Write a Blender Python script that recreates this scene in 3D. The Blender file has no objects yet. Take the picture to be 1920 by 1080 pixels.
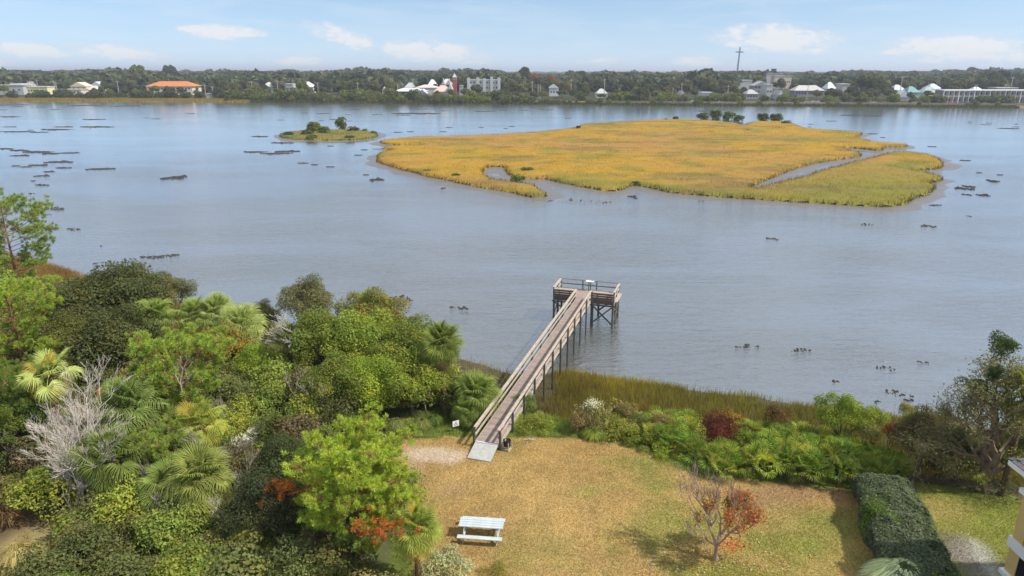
import bpy, math, random
import numpy as np
from mathutils import Vector

random.seed(7); rng = np.random.default_rng(7)
sc = bpy.context.scene
C = bpy.data.collections.new('place'); sc.collection.children.link(C)

# ------------------------------------------------------------------ camera, sky, sun, exposure
PITCH = math.radians(17.7); FPX = 1280.0; CAMZ = 25.3
cd = bpy.data.cameras.new('camera'); cam = bpy.data.objects.new('camera', cd); C.objects.link(cam)
cam.location = (0, 0, CAMZ); cam.rotation_euler = (math.pi/2 - PITCH, 0, 0)
cd.sensor_width = 36; cd.lens = 36*FPX/1920; cd.clip_start = 0.5; cd.clip_end = 90000
sc.camera = cam
sc.view_settings.view_transform = 'Standard'; sc.view_settings.look = 'None'
EXPO = 0.72; sc.view_settings.exposure = EXPO; sc.view_settings.gamma = 1.0
SUN_EL = math.radians(49); SUN_DIR = Vector((0.955*math.cos(SUN_EL), -0.297*math.cos(SUN_EL), math.sin(SUN_EL)))
sd = bpy.data.lights.new('sun', 'SUN'); sd.energy = 3.3; sd.angle = math.radians(1.5); sd.color = (1.0, .94, .84)
so = bpy.data.objects.new('sun', sd); C.objects.link(so)
so.rotation_euler = (-SUN_DIR).to_track_quat('-Z', 'Y').to_euler(); so.location = (60, -20, 80)

def at(px, py, z):
    """photo pixel -> point of the place at height z"""
    u = (px-960)/FPX; v = (540-py)/FPX
    dx, dy, dz = u, math.cos(PITCH)+v*math.sin(PITCH), -math.sin(PITCH)+v*math.cos(PITCH)
    t = (z-CAMZ)/dz
    return Vector((dx*t, dy*t, z))
def aty(px, py, Y):
    u = (px-960)/FPX; v = (540-py)/FPX
    dx, dy, dz = u, math.cos(PITCH)+v*math.sin(PITCH), -math.sin(PITCH)+v*math.cos(PITCH)
    t = Y/dy
    return Vector((dx*t, Y, CAMZ+dz*t))
def proj(p):
    x, y, z = p[0], p[1], p[2]-CAMZ
    f = y*math.cos(PITCH)-z*math.sin(PITCH); w = y*math.sin(PITCH)+z*math.cos(PITCH)
    return 960+FPX*x/f, 540-FPX*w/f

# ---- world: Nishita sky, cirrus and a low row of cumulus, all as functions of direction
W = bpy.data.worlds.new('World'); sc.world = W; W.use_nodes = True
nt = W.node_tree; N = nt.nodes; L = nt.links; N.clear()
def nd(t, **k):
    n = N.new(t)
    for a, b in k.items(): setattr(n, a, b)
    return n
def mth(op, a, b=None, c=None, clamp=False):
    n = nd('ShaderNodeMath', operation=op); n.use_clamp = clamp
    for i, v in enumerate((a, b, c)):
        if v is None: continue
        if isinstance(v, (int, float)): n.inputs[i].default_value = v
        else: L.new(v, n.inputs[i])
    return n.outputs[0]
tc = nd('ShaderNodeTexCoord'); sep = nd('ShaderNodeSeparateXYZ'); L.new(tc.outputs['Generated'], sep.inputs[0])
X, Y_, Z = sep.outputs
zz = mth('MAXIMUM', Z, 0.0)
# the clear air of that day: sample the sky a little above the true elevation near the horizon
zl = mth('ADD', mth('MULTIPLY', zz, 0.88), 0.085)
cmb = nd('ShaderNodeCombineXYZ'); L.new(X, cmb.inputs[0]); L.new(Y_, cmb.inputs[1]); L.new(zl, cmb.inputs[2])
sky = nd('ShaderNodeTexSky', sky_type='NISHITA'); sky.sun_disc = False
sky.sun_elevation = SUN_EL; sky.sun_rotation = math.atan2(SUN_DIR.x, SUN_DIR.y)
sky.air_density = 1.0; sky.dust_density = 0.4; sky.ozone_density = 2.2; sky.altitude = 20
L.new(cmb.outputs[0], sky.inputs[0])
az = mth('ARCTAN2', X, Y_); el = mth('ARCSINE', zz)
def noise_uv(su, sv, scale, detail, rough, off=0.0, dist=0.0):
    c = nd('ShaderNodeCombineXYZ'); L.new(mth('MULTIPLY', az, su), c.inputs[0]); L.new(mth('MULTIPLY', el, sv), c.inputs[1]); c.inputs[2].default_value = off
    n = nd('ShaderNodeTexNoise'); L.new(c.outputs[0], n.inputs['Vector'])
    n.inputs['Scale'].default_value = scale; n.inputs['Detail'].default_value = detail
    n.inputs['Roughness'].default_value = rough; n.inputs['Distortion'].default_value = dist
    return n.outputs['Fac']
def azel(px, py):
    u = (px-960)/FPX; v = (540-py)/FPX
    d = Vector((u, math.cos(PITCH)+v*math.sin(PITCH), -math.sin(PITCH)+v*math.cos(PITCH))).normalized()
    return math.atan2(d.x, d.y), math.asin(d.z)
mask = None
for (x0, x1, y0, y1, sl, st) in [(-20, 140, 76, 112, .06, .62), (110, 345, 80, 118, .10, .6), (330, 505, 42, 78, .05, .62), (565, 720, 46, 90, .28, .6),
        (690, 930, 74, 124, .10, .60), (500, 625, 104, 128, 0, .5), (-60, 50, 106, 132, 0, .5), (1330, 1590, 46, 102, .08, .68), (1635, 1990, 70, 116, .05, .66), (1240, 1370, 106, 130, 0, .5), (1090, 1200, 106, 124, 0, .5), (1690, 1790, 106, 122, 0, .5)]:
    a0, e1 = azel(x0, y0); a1, e0 = azel(x1, y1)
    ca, ce, ra, re = (a0+a1)/2, (e0+e1)/2, (a1-a0)/2, (e1-e0)/2
    da = mth('MULTIPLY', mth('SUBTRACT', az, ca), 1/ra)
    tilt = mth('MULTIPLY', mth('SUBTRACT', az, ca), sl)
    de = mth('MULTIPLY', mth('ADD', mth('SUBTRACT', el, ce), tilt), 1/re)
    r2 = mth('ADD', mth('MULTIPLY', da, da), mth('MULTIPLY', de, de))
    m = mth('MULTIPLY', mth('SUBTRACT', 1.0, mth('MULTIPLY', r2, .7)), st+.2)
    m = mth('MAXIMUM', m, 0.0)
    mask = m if mask is None else mth('MAXIMUM', mask, m)
nz = noise_uv(1, 2.6, 26, 7, .62, 3.1, .4)
nfine = noise_uv(1, 2.2, 70, 5, .6, 9.1)
cum = mth('ADD', mth('ADD', mask, mth('MULTIPLY', mth('SUBTRACT', nz, .5), 2.0)), mth('MULTIPLY', mth('SUBTRACT', nfine, .5), 1.1))
cum = mth('MULTIPLY', mth('SUBTRACT', cum, .12), 1.6, clamp=True)
cum = mth('MULTIPLY', cum, mth('MULTIPLY', mask, 3.2, clamp=True))
# the rest of the sky carries the same loose cumulus
gen = noise_uv(1, 2.2, 7, 6, .6, 21.0)
gen = mth('MULTIPLY', mth('MULTIPLY', mth('SUBTRACT', gen, .56), 5.0, clamp=True), mth('MULTIPLY', mth('SUBTRACT', el, .14), 6.0, clamp=True))
# cirrus
pc = nd('ShaderNodeCombineXYZ'); dz_ = mth('ADD', zz, .05)
L.new(mth('DIVIDE', X, dz_), pc.inputs[0]); L.new(mth('MULTIPLY', mth('DIVIDE', Y_, dz_), .9), pc.inputs[1])
cz = nd('ShaderNodeTexNoise'); L.new(pc.outputs[0], cz.inputs['Vector']); cz.inputs['Scale'].default_value = .55; cz.inputs['Detail'].default_value = 6; cz.inputs['Roughness'].default_value = .55; cz.inputs['Distortion'].default_value = .9
cir = mth('MULTIPLY', mth('SUBTRACT', cz.outputs['Fac'], .47), 2.2, clamp=True)
cir2 = mth('MULTIPLY', mth('SUBTRACT', noise_uv(1, 9, 5, 5, .55, 44.0, .6), .5), 2.4, clamp=True)
veil = mth('MULTIPLY', mth('SUBTRACT', el, .10), 2.2, clamp=True)   # thin high cloud of the streaks, thickened overhead to brighten fill and water
thin = mth('MAXIMUM', mth('MULTIPLY', mth('MAXIMUM', cir, cir2), .45), mth('MULTIPLY', veil, mth('ADD', mth('MULTIPLY', cir, .25), .68)))
# pale haze towards the horizon
hz = mth('POWER', mth('SUBTRACT', 1.0, mth('MULTIPLY', el, 9.0, clamp=True)), 2.0)
hz = mth('MULTIPLY', hz, .62)
def mix(a, fac, col):
    n = nd('ShaderNodeMix', data_type='RGBA'); L.new(fac, n.inputs['Factor'])
    if isinstance(a, tuple): n.inputs['A'].default_value = a
    else: L.new(a, n.inputs['A'])
    if isinstance(col, tuple): n.inputs['B'].default_value = col
    else: L.new(col, n.inputs['B'])
    return n.outputs['Result']
SK = .095; EXF = 1/2**EXPO
def skc(r, g, b): return (r*EXF/SK, g*EXF/SK, b*EXF/SK, 1)
c0 = mix(sky.outputs[0], thin, skc(.90, .935, .985))
c1 = mix(c0, hz, skc(.66, .775, .95))
shade = mix(skc(.74, .78, .88), mth('MULTIPLY', mth('SUBTRACT', cum, .25), 1.6, clamp=True), skc(.96, .93, .92))
c2 = mix(c1, mth('MULTIPLY', mth('MAXIMUM', cum, gen), .74), shade)
bg = nd('ShaderNodeBackground'); bg.inputs[1].default_value = SK; L.new(c2, bg.inputs[0])
wo = nd('ShaderNodeOutputWorld'); L.new(bg.outputs[0], wo.inputs[0])

# ------------------------------------------------------------------ object helpers
def tag(o, label=None, cat=None, group=None, kind=None):
    if label: o['label'] = label
    if cat: o['category'] = cat
    if group: o['group'] = group
    if kind: o['kind'] = kind
    return o
def empty(name, loc, rz=0, sc_=1.0):
    o = bpy.data.objects.new(name, None); C.objects.link(o); o.location = loc; o.rotation_euler = (0, 0, rz)
    o.scale = (sc_,)*3 if isinstance(sc_, (int, float)) else sc_
    o.empty_display_size = .3
    return o
def link(name, me, parent=None, color=None, loc=None, rot=None, scale=None):
    o = bpy.data.objects.new(name, me); C.objects.link(o)
    if parent: o.parent = parent
    if color: o.color = (*color, 1)
    if loc is not None: o.location = loc
    if rot is not None: o.rotation_euler = rot
    if scale is not None: o.scale = (scale,)*3 if isinstance(scale, (int, float)) else scale
    return o
def npmesh(name, V, F, mat, col=None, smooth=False):
    V = np.asarray(V, np.float32); F = np.asarray(F, np.int32); k = F.shape[1]
    me = bpy.data.meshes.new(name); me.vertices.add(len(V)); me.vertices.foreach_set('co', V.ravel())
    me.loops.add(F.size); me.loops.foreach_set('vertex_index', F.ravel())
    me.polygons.add(len(F)); me.polygons.foreach_set('loop_start', np.arange(0, F.size, k, dtype=np.int32))
    me.polygons.foreach_set('use_smooth', np.full(len(F), smooth, bool))
    if col is not None:
        a = me.color_attributes.new('tone', 'FLOAT_COLOR', 'POINT')
        c = np.ones((len(V), 4), np.float32); c[:, :3] = col; a.data.foreach_set('color', c.ravel())
    me.update(calc_edges=True); me.materials.append(mat)
    return me
class Acc:
    """collects vertex/face/colour blocks with one face size"""
    def __init__(s): s.V = []; s.F = []; s.Cc = []; s.n = 0
    def add(s, V, F, col=None):
        V = np.asarray(V, np.float32); s.V.append(V); s.F.append(np.asarray(F)+s.n); s.n += len(V)
        if col is None: col = np.ones((len(V), 3))
        col = np.asarray(col, np.float32)
        if col.ndim == 1: col = np.tile(col, (len(V), 1))
        s.Cc.append(col)
    def mesh(s, name, mat, smooth=False):
        return npmesh(name, np.concatenate(s.V), np.concatenate(s.F), mat, np.concatenate(s.Cc), smooth)
def box_vf(c, size, rz=0, ax=None):
    """box; ax = optional 3 axis vectors"""
    c = Vector(c); sx, sy, sz = size[0]/2, size[1]/2, size[2]/2
    if ax is None: ax = (Vector((math.cos(rz), math.sin(rz), 0)), Vector((-math.sin(rz), math.cos(rz), 0)), Vector((0, 0, 1)))
    V = [c+ax[0]*sx*i+ax[1]*sy*j+ax[2]*sz*k for i in (-1, 1) for j in (-1, 1) for k in (-1, 1)]
    F = [(0, 1, 3, 2), (4, 6, 7, 5), (0, 4, 5, 1), (2, 3, 7, 6), (0, 2, 6, 4), (1, 5, 7, 3)]
    return np.array([tuple(v) for v in V]), np.array(F)
def beam_vf(a, b, w, h, up=(0, 0, 1)):
    a = Vector(a); b = Vector(b); d = (b-a); l = d.length; d.normalize(); up = Vector(up)
    s = d.cross(up); s = s.normalized() if s.length > 1e-4 else Vector((1, 0, 0)); u = s.cross(d)
    return box_vf((a+b)/2, (l, w, h), ax=(d, s, u))
def tube_vf(P, R, n=7, cap=False):
    P = [Vector(p) for p in P]; V = []; F = []
    for i, p in enumerate(P):
        d = (P[min(i+1, len(P)-1)]-P[max(i-1, 0)]).normalized()
        s = d.cross(Vector((0.13, .99, .05))); s.normalize(); t = d.cross(s)
        for k in range(n):
            a = 2*math.pi*k/n; V.append(tuple(p+s*R[i]*math.cos(a)+t*R[i]*math.sin(a)))
    for i in range(len(P)-1):
        for k in range(n):
            F.append((i*n+k, i*n+(k+1) % n, (i+1)*n+(k+1) % n, (i+1)*n+k))
    V = np.array(V); F = np.array(F)
    if cap:
        m = len(V); V = np.vstack([V, [tuple(P[-1])]])
        F = np.vstack([F, [((len(P)-1)*n+k, (len(P)-1)*n+(k+1) % n, m, m) for k in range(n)]])
        # quads with a doubled corner are cleaned below
    return V, F
def qmesh(name, parts, mat, smooth=False):
    A = Acc()
    for p in parts:
        if len(p) == 3: A.add(*p)
        else: A.add(p[0], p[1])
    me = A.mesh(name, mat, smooth); me.validate(); return me
def bevel(o, w=.01):
    m = o.modifiers.new('bevel', 'BEVEL'); m.width = w; m.segments = 1; m.limit_method = 'ANGLE'

# ------------------------------------------------------------------ materials
def new_mat(name):
    m = bpy.data.materials.new(name); m.use_nodes = True; t = m.node_tree
    for n in list(t.nodes): t.nodes.remove(n)
    return m, t
class G:
    def __init__(s, t): s.t = t
    def n(s, ty, **k):
        x = s.t.nodes.new(ty)
        for a, b in k.items(): setattr(x, a, b)
        return x
    def set(s, i, v):
        if v is None: return
        if isinstance(v, (int, float, tuple)): i.default_value = v if not (isinstance(v, tuple) and len(v) == 3 and i.type == 'RGBA') else (*v, 1)
        else: s.t.links.new(v, i)
    def m(s, op, a, b=None, clamp=False):
        x = s.n('ShaderNodeMath', operation=op, use_clamp=clamp); s.set(x.inputs[0], a); s.set(x.inputs[1], b); return x.outputs[0]
    def mix(s, f, a, b, bt='MIX'):
        x = s.n('ShaderNodeMix', data_type='RGBA', blend_type=bt); s.set(x.inputs['Factor'], f); s.set(x.inputs['A'], a); s.set(x.inputs['B'], b); return x.outputs['Result']
    def noise(s, scale, detail=4, rough=.55, vec=None, sx=None, dist=0):
        x = s.n('ShaderNodeTexNoise'); x.inputs['Scale'].default_value = scale; x.inputs['Detail'].default_value = detail; x.inputs['Roughness'].default_value = rough; x.inputs['Distortion'].default_value = dist
        if vec is None: vec = s.n('ShaderNodeTexCoord').outputs['Object']
        if sx:
            mp = s.n('ShaderNodeMapping'); mp.inputs['Scale'].default_value = sx; s.t.links.new(vec, mp.inputs[0]); vec = mp.outputs[0]
        s.t.links.new(vec, x.inputs['Vector']); return x.outputs['Fac']
    def ramp(s, f, stops):
        x = s.n('ShaderNodeValToRGB'); e = x.color_ramp.elements
        while len(e) < len(stops): e.new(.5)
        for i, (p, c) in enumerate(stops): e[i].position = p; e[i].color = (*c, 1) if len(c) == 3 else c
        s.set(x.inputs[0], f); return x.outputs[0]
    def bump(s, h, st=.3, d=.05):
        x = s.n('ShaderNodeBump'); x.inputs['Strength'].default_value = st; x.inputs['Distance'].default_value = d; s.set(x.inputs['Height'], h); return x.outputs[0]
    def out(s, sh, vol=None):
        o = s.n('ShaderNodeOutputMaterial')
        if sh is not None: s.t.links.new(sh, o.inputs['Surface'])
        if vol is not None: s.t.links.new(vol, o.inputs['Volume'])
    def bsdf(s, col, rough=.7, spec=.3, normal=None, metal=0):
        b = s.n('ShaderNodeBsdfPrincipled'); s.set(b.inputs['Base Color'], col); s.set(b.inputs['Roughness'], rough)
        b.inputs['Specular IOR Level'].default_value = spec; b.inputs['Metallic'].default_value = metal
        if normal is not None: s.t.links.new(normal, b.inputs['Normal'])
        return b.outputs[0]
def leaf_mat(name, trans=.38, rough=.6, spec=.18):
    m, t = new_mat(name); g = G(t)
    oi = g.n('ShaderNodeObjectInfo'); at_ = g.n('ShaderNodeAttribute', attribute_name='tone')
    col = g.mix(1.0, oi.outputs['Color'], at_.outputs['Color'], 'MULTIPLY')
    d = g.bsdf(col, rough, spec)
    tr = g.n('ShaderNodeBsdfTranslucent'); tcol = g.mix(1.0, col, (1.25, 1.2, .6, 1), 'MULTIPLY'); g.t.links.new(tcol, tr.inputs[0])
    mx = g.n('ShaderNodeMixShader'); mx.inputs[0].default_value = trans; t.links.new(d, mx.inputs[1]); t.links.new(tr.outputs[0], mx.inputs[2])
    g.out(mx.outputs[0]); return m
def plain(name, col, rough=.7, spec=.3, var=.25, scale=3.0, bump=0, sx=None, metal=0, attr=False, objcol=False):
    """procedural material: base colour with two scales of tone variation and optional relief"""
    m, t = new_mat(name); g = G(t)
    n1 = g.noise(scale, 6, .65, sx=sx); n2 = g.noise(scale*.13, 3, .5)
    lo = tuple(c*(1-var) for c in col); hi = tuple(min(1, c*(1+var)) for c in col)
    c = g.ramp(n1, [(.3, lo), (.7, hi)])
    c = g.mix(g.m('MULTIPLY', n2, .5), c, tuple(x*.72 for x in col))
    if attr: c = g.mix(1.0, c, g.n('ShaderNodeAttribute', attribute_name='tone').outputs['Color'], 'MULTIPLY')
    if objcol: c = g.mix(1.0, c, g.n('ShaderNodeObjectInfo').outputs['Color'], 'MULTIPLY')
    g.out(g.bsdf(c, rough, spec, g.bump(n1, bump, .02) if bump else None, metal)); return m
M = {}
M['leaf'] = leaf_mat('foliage')
M['needle'] = leaf_mat('pine needles', .3, .55, .25)
M['frond'] = leaf_mat('palm frond', .34, .6, .15)
M['grass'] = leaf_mat('grass blades', .48, .7, .08)
M['bark'] = plain('bark', (.16, .12, .095), .9, .1, .45, 5, .8, sx=(1, 1, .25), objcol=True)
M['bare'] = plain('dead grey wood', (.42, .39, .36), .85, .1, .25, 5, .3, objcol=True)
M['dockwood'] = plain('weathered rail wood', (.45, .385, .31), .8, .2, .3, 9, .3, sx=(.4, .4, 1))
M['deck'] = plain('faded brown deck boards', (.33, .265, .235), .8, .2, .2, 6, .3, attr=True)
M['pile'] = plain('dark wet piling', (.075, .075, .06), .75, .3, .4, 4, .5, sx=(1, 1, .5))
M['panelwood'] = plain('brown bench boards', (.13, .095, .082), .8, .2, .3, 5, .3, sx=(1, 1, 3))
M['greypaint'] = plain('grey weathered paint', (.155, .165, .17), .7, .3, .2, 6)
M['whitewood'] = plain('white painted planks', (.47, .53, .55), .7, .3, .22, 12, .2, sx=(.3, 1, 1))
M['concrete'] = plain('pale concrete', (.40, .41, .38), .85, .2, .22, 5, .2)
M['white'] = plain('white paint', (.80, .80, .80), .5, .4, .05, 2)
M['whitemetal'] = plain('light sheet metal', (.62, .65, .68), .45, .5, .08, 2)
M['stucco'] = plain('ochre yellow stucco', (.62, .44, .18), .85, .15, .06, 14, .25)
M['dark'] = plain('dark screen', (.012, .013, .016), .35, .4, .3, 4)
M['blackbag'] = plain('black bag plastic', (.012, .013, .014), .25, .5, .3, 12, .8)
M['pinkpaper'] = plain('pink paper notice', (.72, .34, .38), .8, .2, .1, 20)
M['shingle'] = plain('grey roof shingles', (.14, .135, .14), .9, .15, .35, 12, .5, attr=True)
M['oyster'] = plain('oyster shell bank', (.052, .046, .040), .85, .25, .5, 3, .8)
M['wallfar'] = plain('far house walls', (1, 1, 1), .8, .2, .04, .3, objcol=True)
M['rooffar'] = plain('far house roofs', (1, 1, 1), .8, .2, .10, .4, objcol=True)
M['glass'] = plain('window glass', (.04, .055, .07), .15, .6, .2, 1)
M['steel'] = plain('grey steel', (.20, .225, .25), .45, .5, .1, 2)
M['crown_far'] = plain('far woodland', (.062, .075, .036), .95, .05, .35, .4, attr=True, objcol=True)
# ------------------------------------------------------------------ near ground
def wpoly(pts, z): return np.array([tuple(at(x, y, z))[:2] for x, y in pts])
SHORE = [(-220, 150), (-150, 128), (-105, 108)] + [tuple(p) for p in wpoly([(-60, 452), (0, 470), (100, 500), (180, 525), (350, 566), (520, 612), (700, 650), (870, 676), (960, 694), (1050, 700), (1240, 717), (1500, 755), (1780, 790)], 0)] + [(46, 40), (70, 26), (120, 5)]
SHORE = np.array(SHORE)
def ysh(x): return np.interp(x, SHORE[:, 0], SHORE[:, 1])
def vnoise(x, y, s, seed=0):
    """cheap smooth value noise"""
    x = np.asarray(x, float)/s+seed*17.3; y = np.asarray(y, float)/s+seed*7.7
    xi = np.floor(x); yi = np.floor(y); fx = x-xi; fy = y-yi; fx = fx*fx*(3-2*fx); fy = fy*fy*(3-2*fy)
    h = lambda a, b: np.modf(np.abs(np.sin(a*127.1+b*311.7+seed)*43758.5453))[0]
    return (h(xi, yi)*(1-fx)+h(xi+1, yi)*fx)*(1-fy)+(h(xi, yi+1)*(1-fx)+h(xi+1, yi+1)*fx)*fy
def fbm(x, y, s, seed=0, o=4): return sum(vnoise(x, y, s/2**i, seed+i)*.5**i for i in range(o))/sum(.5**i for i in range(o))
def inland(x, y):
    m = (ysh(np.asarray(x)+1)-ysh(np.asarray(x)-1))/2
    return (ysh(x)-y)/np.sqrt(1+m*m)
LAWNZ = 2.4
def hgt(x, y):
    s = inland(x, y)+ (fbm(x, y, 5, 3)-.5)*2.0
    z = np.interp(s, [-30, -4, 0, 1, 6, 9, 13, 16.5], [-1.5, -.5, -.04, .12, .4, .8, 2.1, LAWNZ])
    return z + np.where(s > 9, (fbm(x, y, 7, 5)-.5)*.10, 0)
def inpoly(x, y, P):
    r = np.zeros(np.shape(x), bool); n = len(P)
    for i in range(n):
        x0, y0 = P[i]; x1, y1 = P[(i+1) % n]
        c = ((y0 > y) != (y1 > y)) & (x < (x1-x0)*(y-y0)/((y1-y0)+1e-12)+x0); r ^= c
    return r
LAWN = wpoly([(744, 822), (800, 818), (880, 822), (960, 815), (1080, 812), (1140, 826), (1200, 845), (1270, 872), (1330, 895), (1400, 898), (1500, 908), (1600, 918), (1660, 930), (1700, 1130), (1800, 1700), (700, 1700), (780, 1130), (800, 1000), (770, 900), (720, 860)], LAWNZ)
LAWN_R = wpoly([(1690, 885), (1780, 900), (1900, 930), (2150, 1000), (2300, 1700), (1900, 1700), (1800, 1150), (1760, 1000)], LAWNZ)
def blobpx(x, y, px, py, rx, ry):
    c = at(px, py, LAWNZ); ax = (at(px+rx, py, LAWNZ)-c).length; ay = (at(px, py+ry, LAWNZ)-at(px, py-ry, LAWNZ)).length/2
    return np.clip(1.35-np.sqrt(((x-c.x)/ax)**2+((y-c.y)/ay)**2)+(fbm(x, y, 1.6, 11)-.5)*1.3, 0, 1)
STRAW = np.array((.49, .355, .15)); STRAW2 = np.array((.39, .265, .105)); GREEN = np.array((.21, .25, .05)); LITTER = np.array((.11, .085, .045))
def gcol(x, y):
    x = np.asarray(x, float); y = np.asarray(y, float)
    n1 = fbm(x, y, 3.0, 1)[..., None]; n2 = fbm(x, y, .7, 2)[..., None]
    xn = x+(fbm(x, y, 2, 8)-.5)*1.6; yn = y+(fbm(x, y, 2, 9)-.5)*1.6
    lawn = inpoly(xn, yn, LAWN); lr = inpoly(xn, yn, LAWN_R)
    col = LITTER*(0.6+.9*n2) + np.array((.0, .035, .0))*(n1 > .5)
    s = inland(x, y)
    mud = np.array((.10, .085, .06))*(.8+.4*n2)
    col = np.where((s < 8)[..., None], mud, col)
    verge = (s > 9) & (x > -6) & (x < 24)
    col = np.where(verge[..., None], np.array((.13, .16, .03))*(.6+.8*n2), col)
    base = STRAW*(1-n1)+STRAW2*n1; base = base*(.8+.4*n2)
    g = np.zeros_like(x)
    for (px, py, rx, ry, k) in [(1270, 985, 150, 60, .62), (1480, 1030, 150, 60, .8), (1180, 905, 120, 35, .45), (1560, 990, 90, 60, .7), (1010, 1060, 90, 25, .35), (1420, 1075, 200, 30, .75), (950, 830, 120, 10, .3), (1250, 870, 160, 14, .5), (1620, 1060, 60, 60, .5)]:
        g = np.maximum(g, k*blobpx(x, y, px, py, rx, ry))
    g = np.clip(g+ (fbm(x, y, 2.2, 14)-.58)*1.0, 0, .9)[..., None]
    base = base*(1-g)+GREEN*(.8+.5*n2)*g
    pk = blobpx(x, y, 1480, 925, 120, 26)[..., None]*.55
    base = base*(1-pk)+np.array((.36, .235, .15))*pk
    col = np.where(lawn[..., None], base, col)
    gr = GREEN*(.7+.6*n2); gr = gr*(1-.35*n1)+STRAW2*.35*n1
    yl = blobpx(x, y, 1760, 955, 60, 26)[..., None]*.5; gr = gr*(1-yl)+STRAW*yl
    col = np.where(lr[..., None], gr, col)
    for (px, py, rx, ry, c, k) in [(812, 852, 55, 15, (.62, .52, .43), .85), (775, 880, 30, 14, (.50, .37, .25), .5), (455, 825, 26, 18, (.62, .58, .52), .9), (845, 915, 26, 14, (.42, .30, .2), .35),
                                   (1845, 1062, 45, 34, (.50, .49, .47), .9), (1800, 1040, 30, 40, (.17, .13, .10), .6), (25, 1040, 70, 50, (.38, .30, .13), .8), (20, 960, 70, 60, (.16, .11, .06), .7)]:
        b = blobpx(x, y, px, py, rx, ry)[..., None]*k; b = np.clip(b*1.6, 0, k)
        col = col*(1-b)+np.array(c)*(.88+.24*n2)*b
    return np.clip(col, .01, .9)
gx = np.arange(-112, 92, .45); gy = np.arange(-14, 152, .45)
XX, YY = np.meshgrid(gx, gy); ZZ = hgt(XX, YY)
V = np.stack([XX.ravel(), YY.ravel(), ZZ.ravel()], 1)
nx = len(gx); ny = len(gy); I = np.arange(nx*ny).reshape(ny, nx)
F = np.stack([I[:-1, :-1], I[:-1, 1:], I[1:, 1:], I[1:, :-1]], -1).reshape(-1, 4)
keep = (ZZ.ravel()[F] > -.6).any(1); F = F[keep]
m, t = new_mat('ground'); g = G(t)
a = g.n('ShaderNodeAttribute', attribute_name='tone').outputs['Color']
n = g.noise(9, 5, .7); n2 = g.noise(38, 4, .7)
k = g.m('ADD', g.m('MULTIPLY', n, .75), g.m('MULTIPLY', n2, .75))
kk = g.n('ShaderNodeCombineColor'); [t.links.new(g.m('MULTIPLY', k, s_), kk.inputs[i]) for i, s_ in enumerate((1.32, 1.34, 1.4))]
c = g.mix(1.0, a, kk.outputs[0], 'MULTIPLY')
g.out(g.bsdf(c, .95, .1, g.bump(g.m('ADD', n, n2), .9, .05)))
ground = link('ground', npmesh('ground', V, F, m, gcol(XX, YY).reshape(-1, 3), True)); tag(ground, 'dry straw coloured lawn and leaf litter running down to the marsh shore', kind='structure')

# ------------------------------------------------------------------ water
m, t = new_mat('tidal water'); g = G(t)
obj = g.n('ShaderNodeTexCoord').outputs['Object']
big = g.noise(.018, 4, .6, obj, (1, 2.6, 1), .6)
pat = g.m('MULTIPLY', g.m('SUBTRACT', big, .40), 4.5, clamp=True)
w1 = g.noise(.62, 4, .62, obj, (.55, 1.7, 1), .5); w2 = g.noise(2.6, 3, .6, obj, (.6, 1.6, 1), .3); w3 = g.noise(.13, 3, .5, obj, (.6, 1.6, 1))
h = g.m('ADD', g.m('ADD', g.m('MULTIPLY', w1, .75), g.m('MULTIPLY', w2, .34)), g.m('MULTIPLY', w3, .6))
bm_ = g.n('ShaderNodeBump'); bm_.inputs['Distance'].default_value = .55; t.links.new(h, bm_.inputs['Height'])
# wind ripples near the lee shore die out over the open river
sy = g.n('ShaderNodeSeparateXYZ'); t.links.new(obj, sy.inputs[0]); mr = g.n('ShaderNodeMapRange'); t.links.new(sy.outputs[1], mr.inputs['Value'])
for k_, v_ in (('From Min', 70), ('From Max', 260), ('To Min', 1.0), ('To Max', .10)): mr.inputs[k_].default_value = v_
mr.interpolation_type = 'SMOOTHSTEP'
t.links.new(g.m('MULTIPLY', g.m('ADD', g.m('MULTIPLY', pat, .38), .34), mr.outputs[0]), bm_.inputs['Strength'])
cc = g.mix(g.noise(.03, 3, .5, obj), (.088, .084, .062, 1), (.10, .098, .078, 1))
b = g.n('ShaderNodeBsdfDiffuse'); t.links.new(cc, b.inputs['Color'])
gl = g.n('ShaderNodeBsdfGlossy'); gl.inputs['Roughness'].default_value = .13; gl.inputs['Color'].default_value = (.97, .98, 1, 1); t.links.new(bm_.outputs[0], gl.inputs['Normal'])
lw = g.n('ShaderNodeLayerWeight'); lw.inputs['Blend'].default_value = .5; t.links.new(bm_.outputs[0], lw.inputs['Normal'])
fr = g.m('MULTIPLY', g.m('POWER', lw.outputs['Facing'], 1.42), 1.0)
streak = g.noise(.011, 5, .6, obj, (.35, 2.2, 1), 1.2)
fr = g.m('MULTIPLY', fr, g.m('SUBTRACT', 1.03, g.m('MULTIPLY', g.m('MULTIPLY', g.m('SUBTRACT', streak, .42), 4.0, clamp=True), .05)))
t.links.new(bm_.outputs[0], b.inputs['Normal']); mxw = g.n('ShaderNodeMixShader'); t.links.new(fr, mxw.inputs[0]); t.links.new(b.outputs[0], mxw.inputs[1]); t.links.new(gl.outputs[0], mxw.inputs[2]); g.out(mxw.outputs[0])
xs = [-60000, -6000, -900, 900, 6000, 60000]; ys = [-60, 700, 3000, 70000]
V = [(x, y, 0) for y in ys for x in xs]; F = [(j*6+i, j*6+i+1, (j+1)*6+i+1, (j+1)*6+i) for j in range(3) for i in range(5)]
water = link('water', npmesh('water', V, F, m)); tag(water, 'grey blue tidal river with fine ripples running out to the sea', kind='structure')

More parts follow.
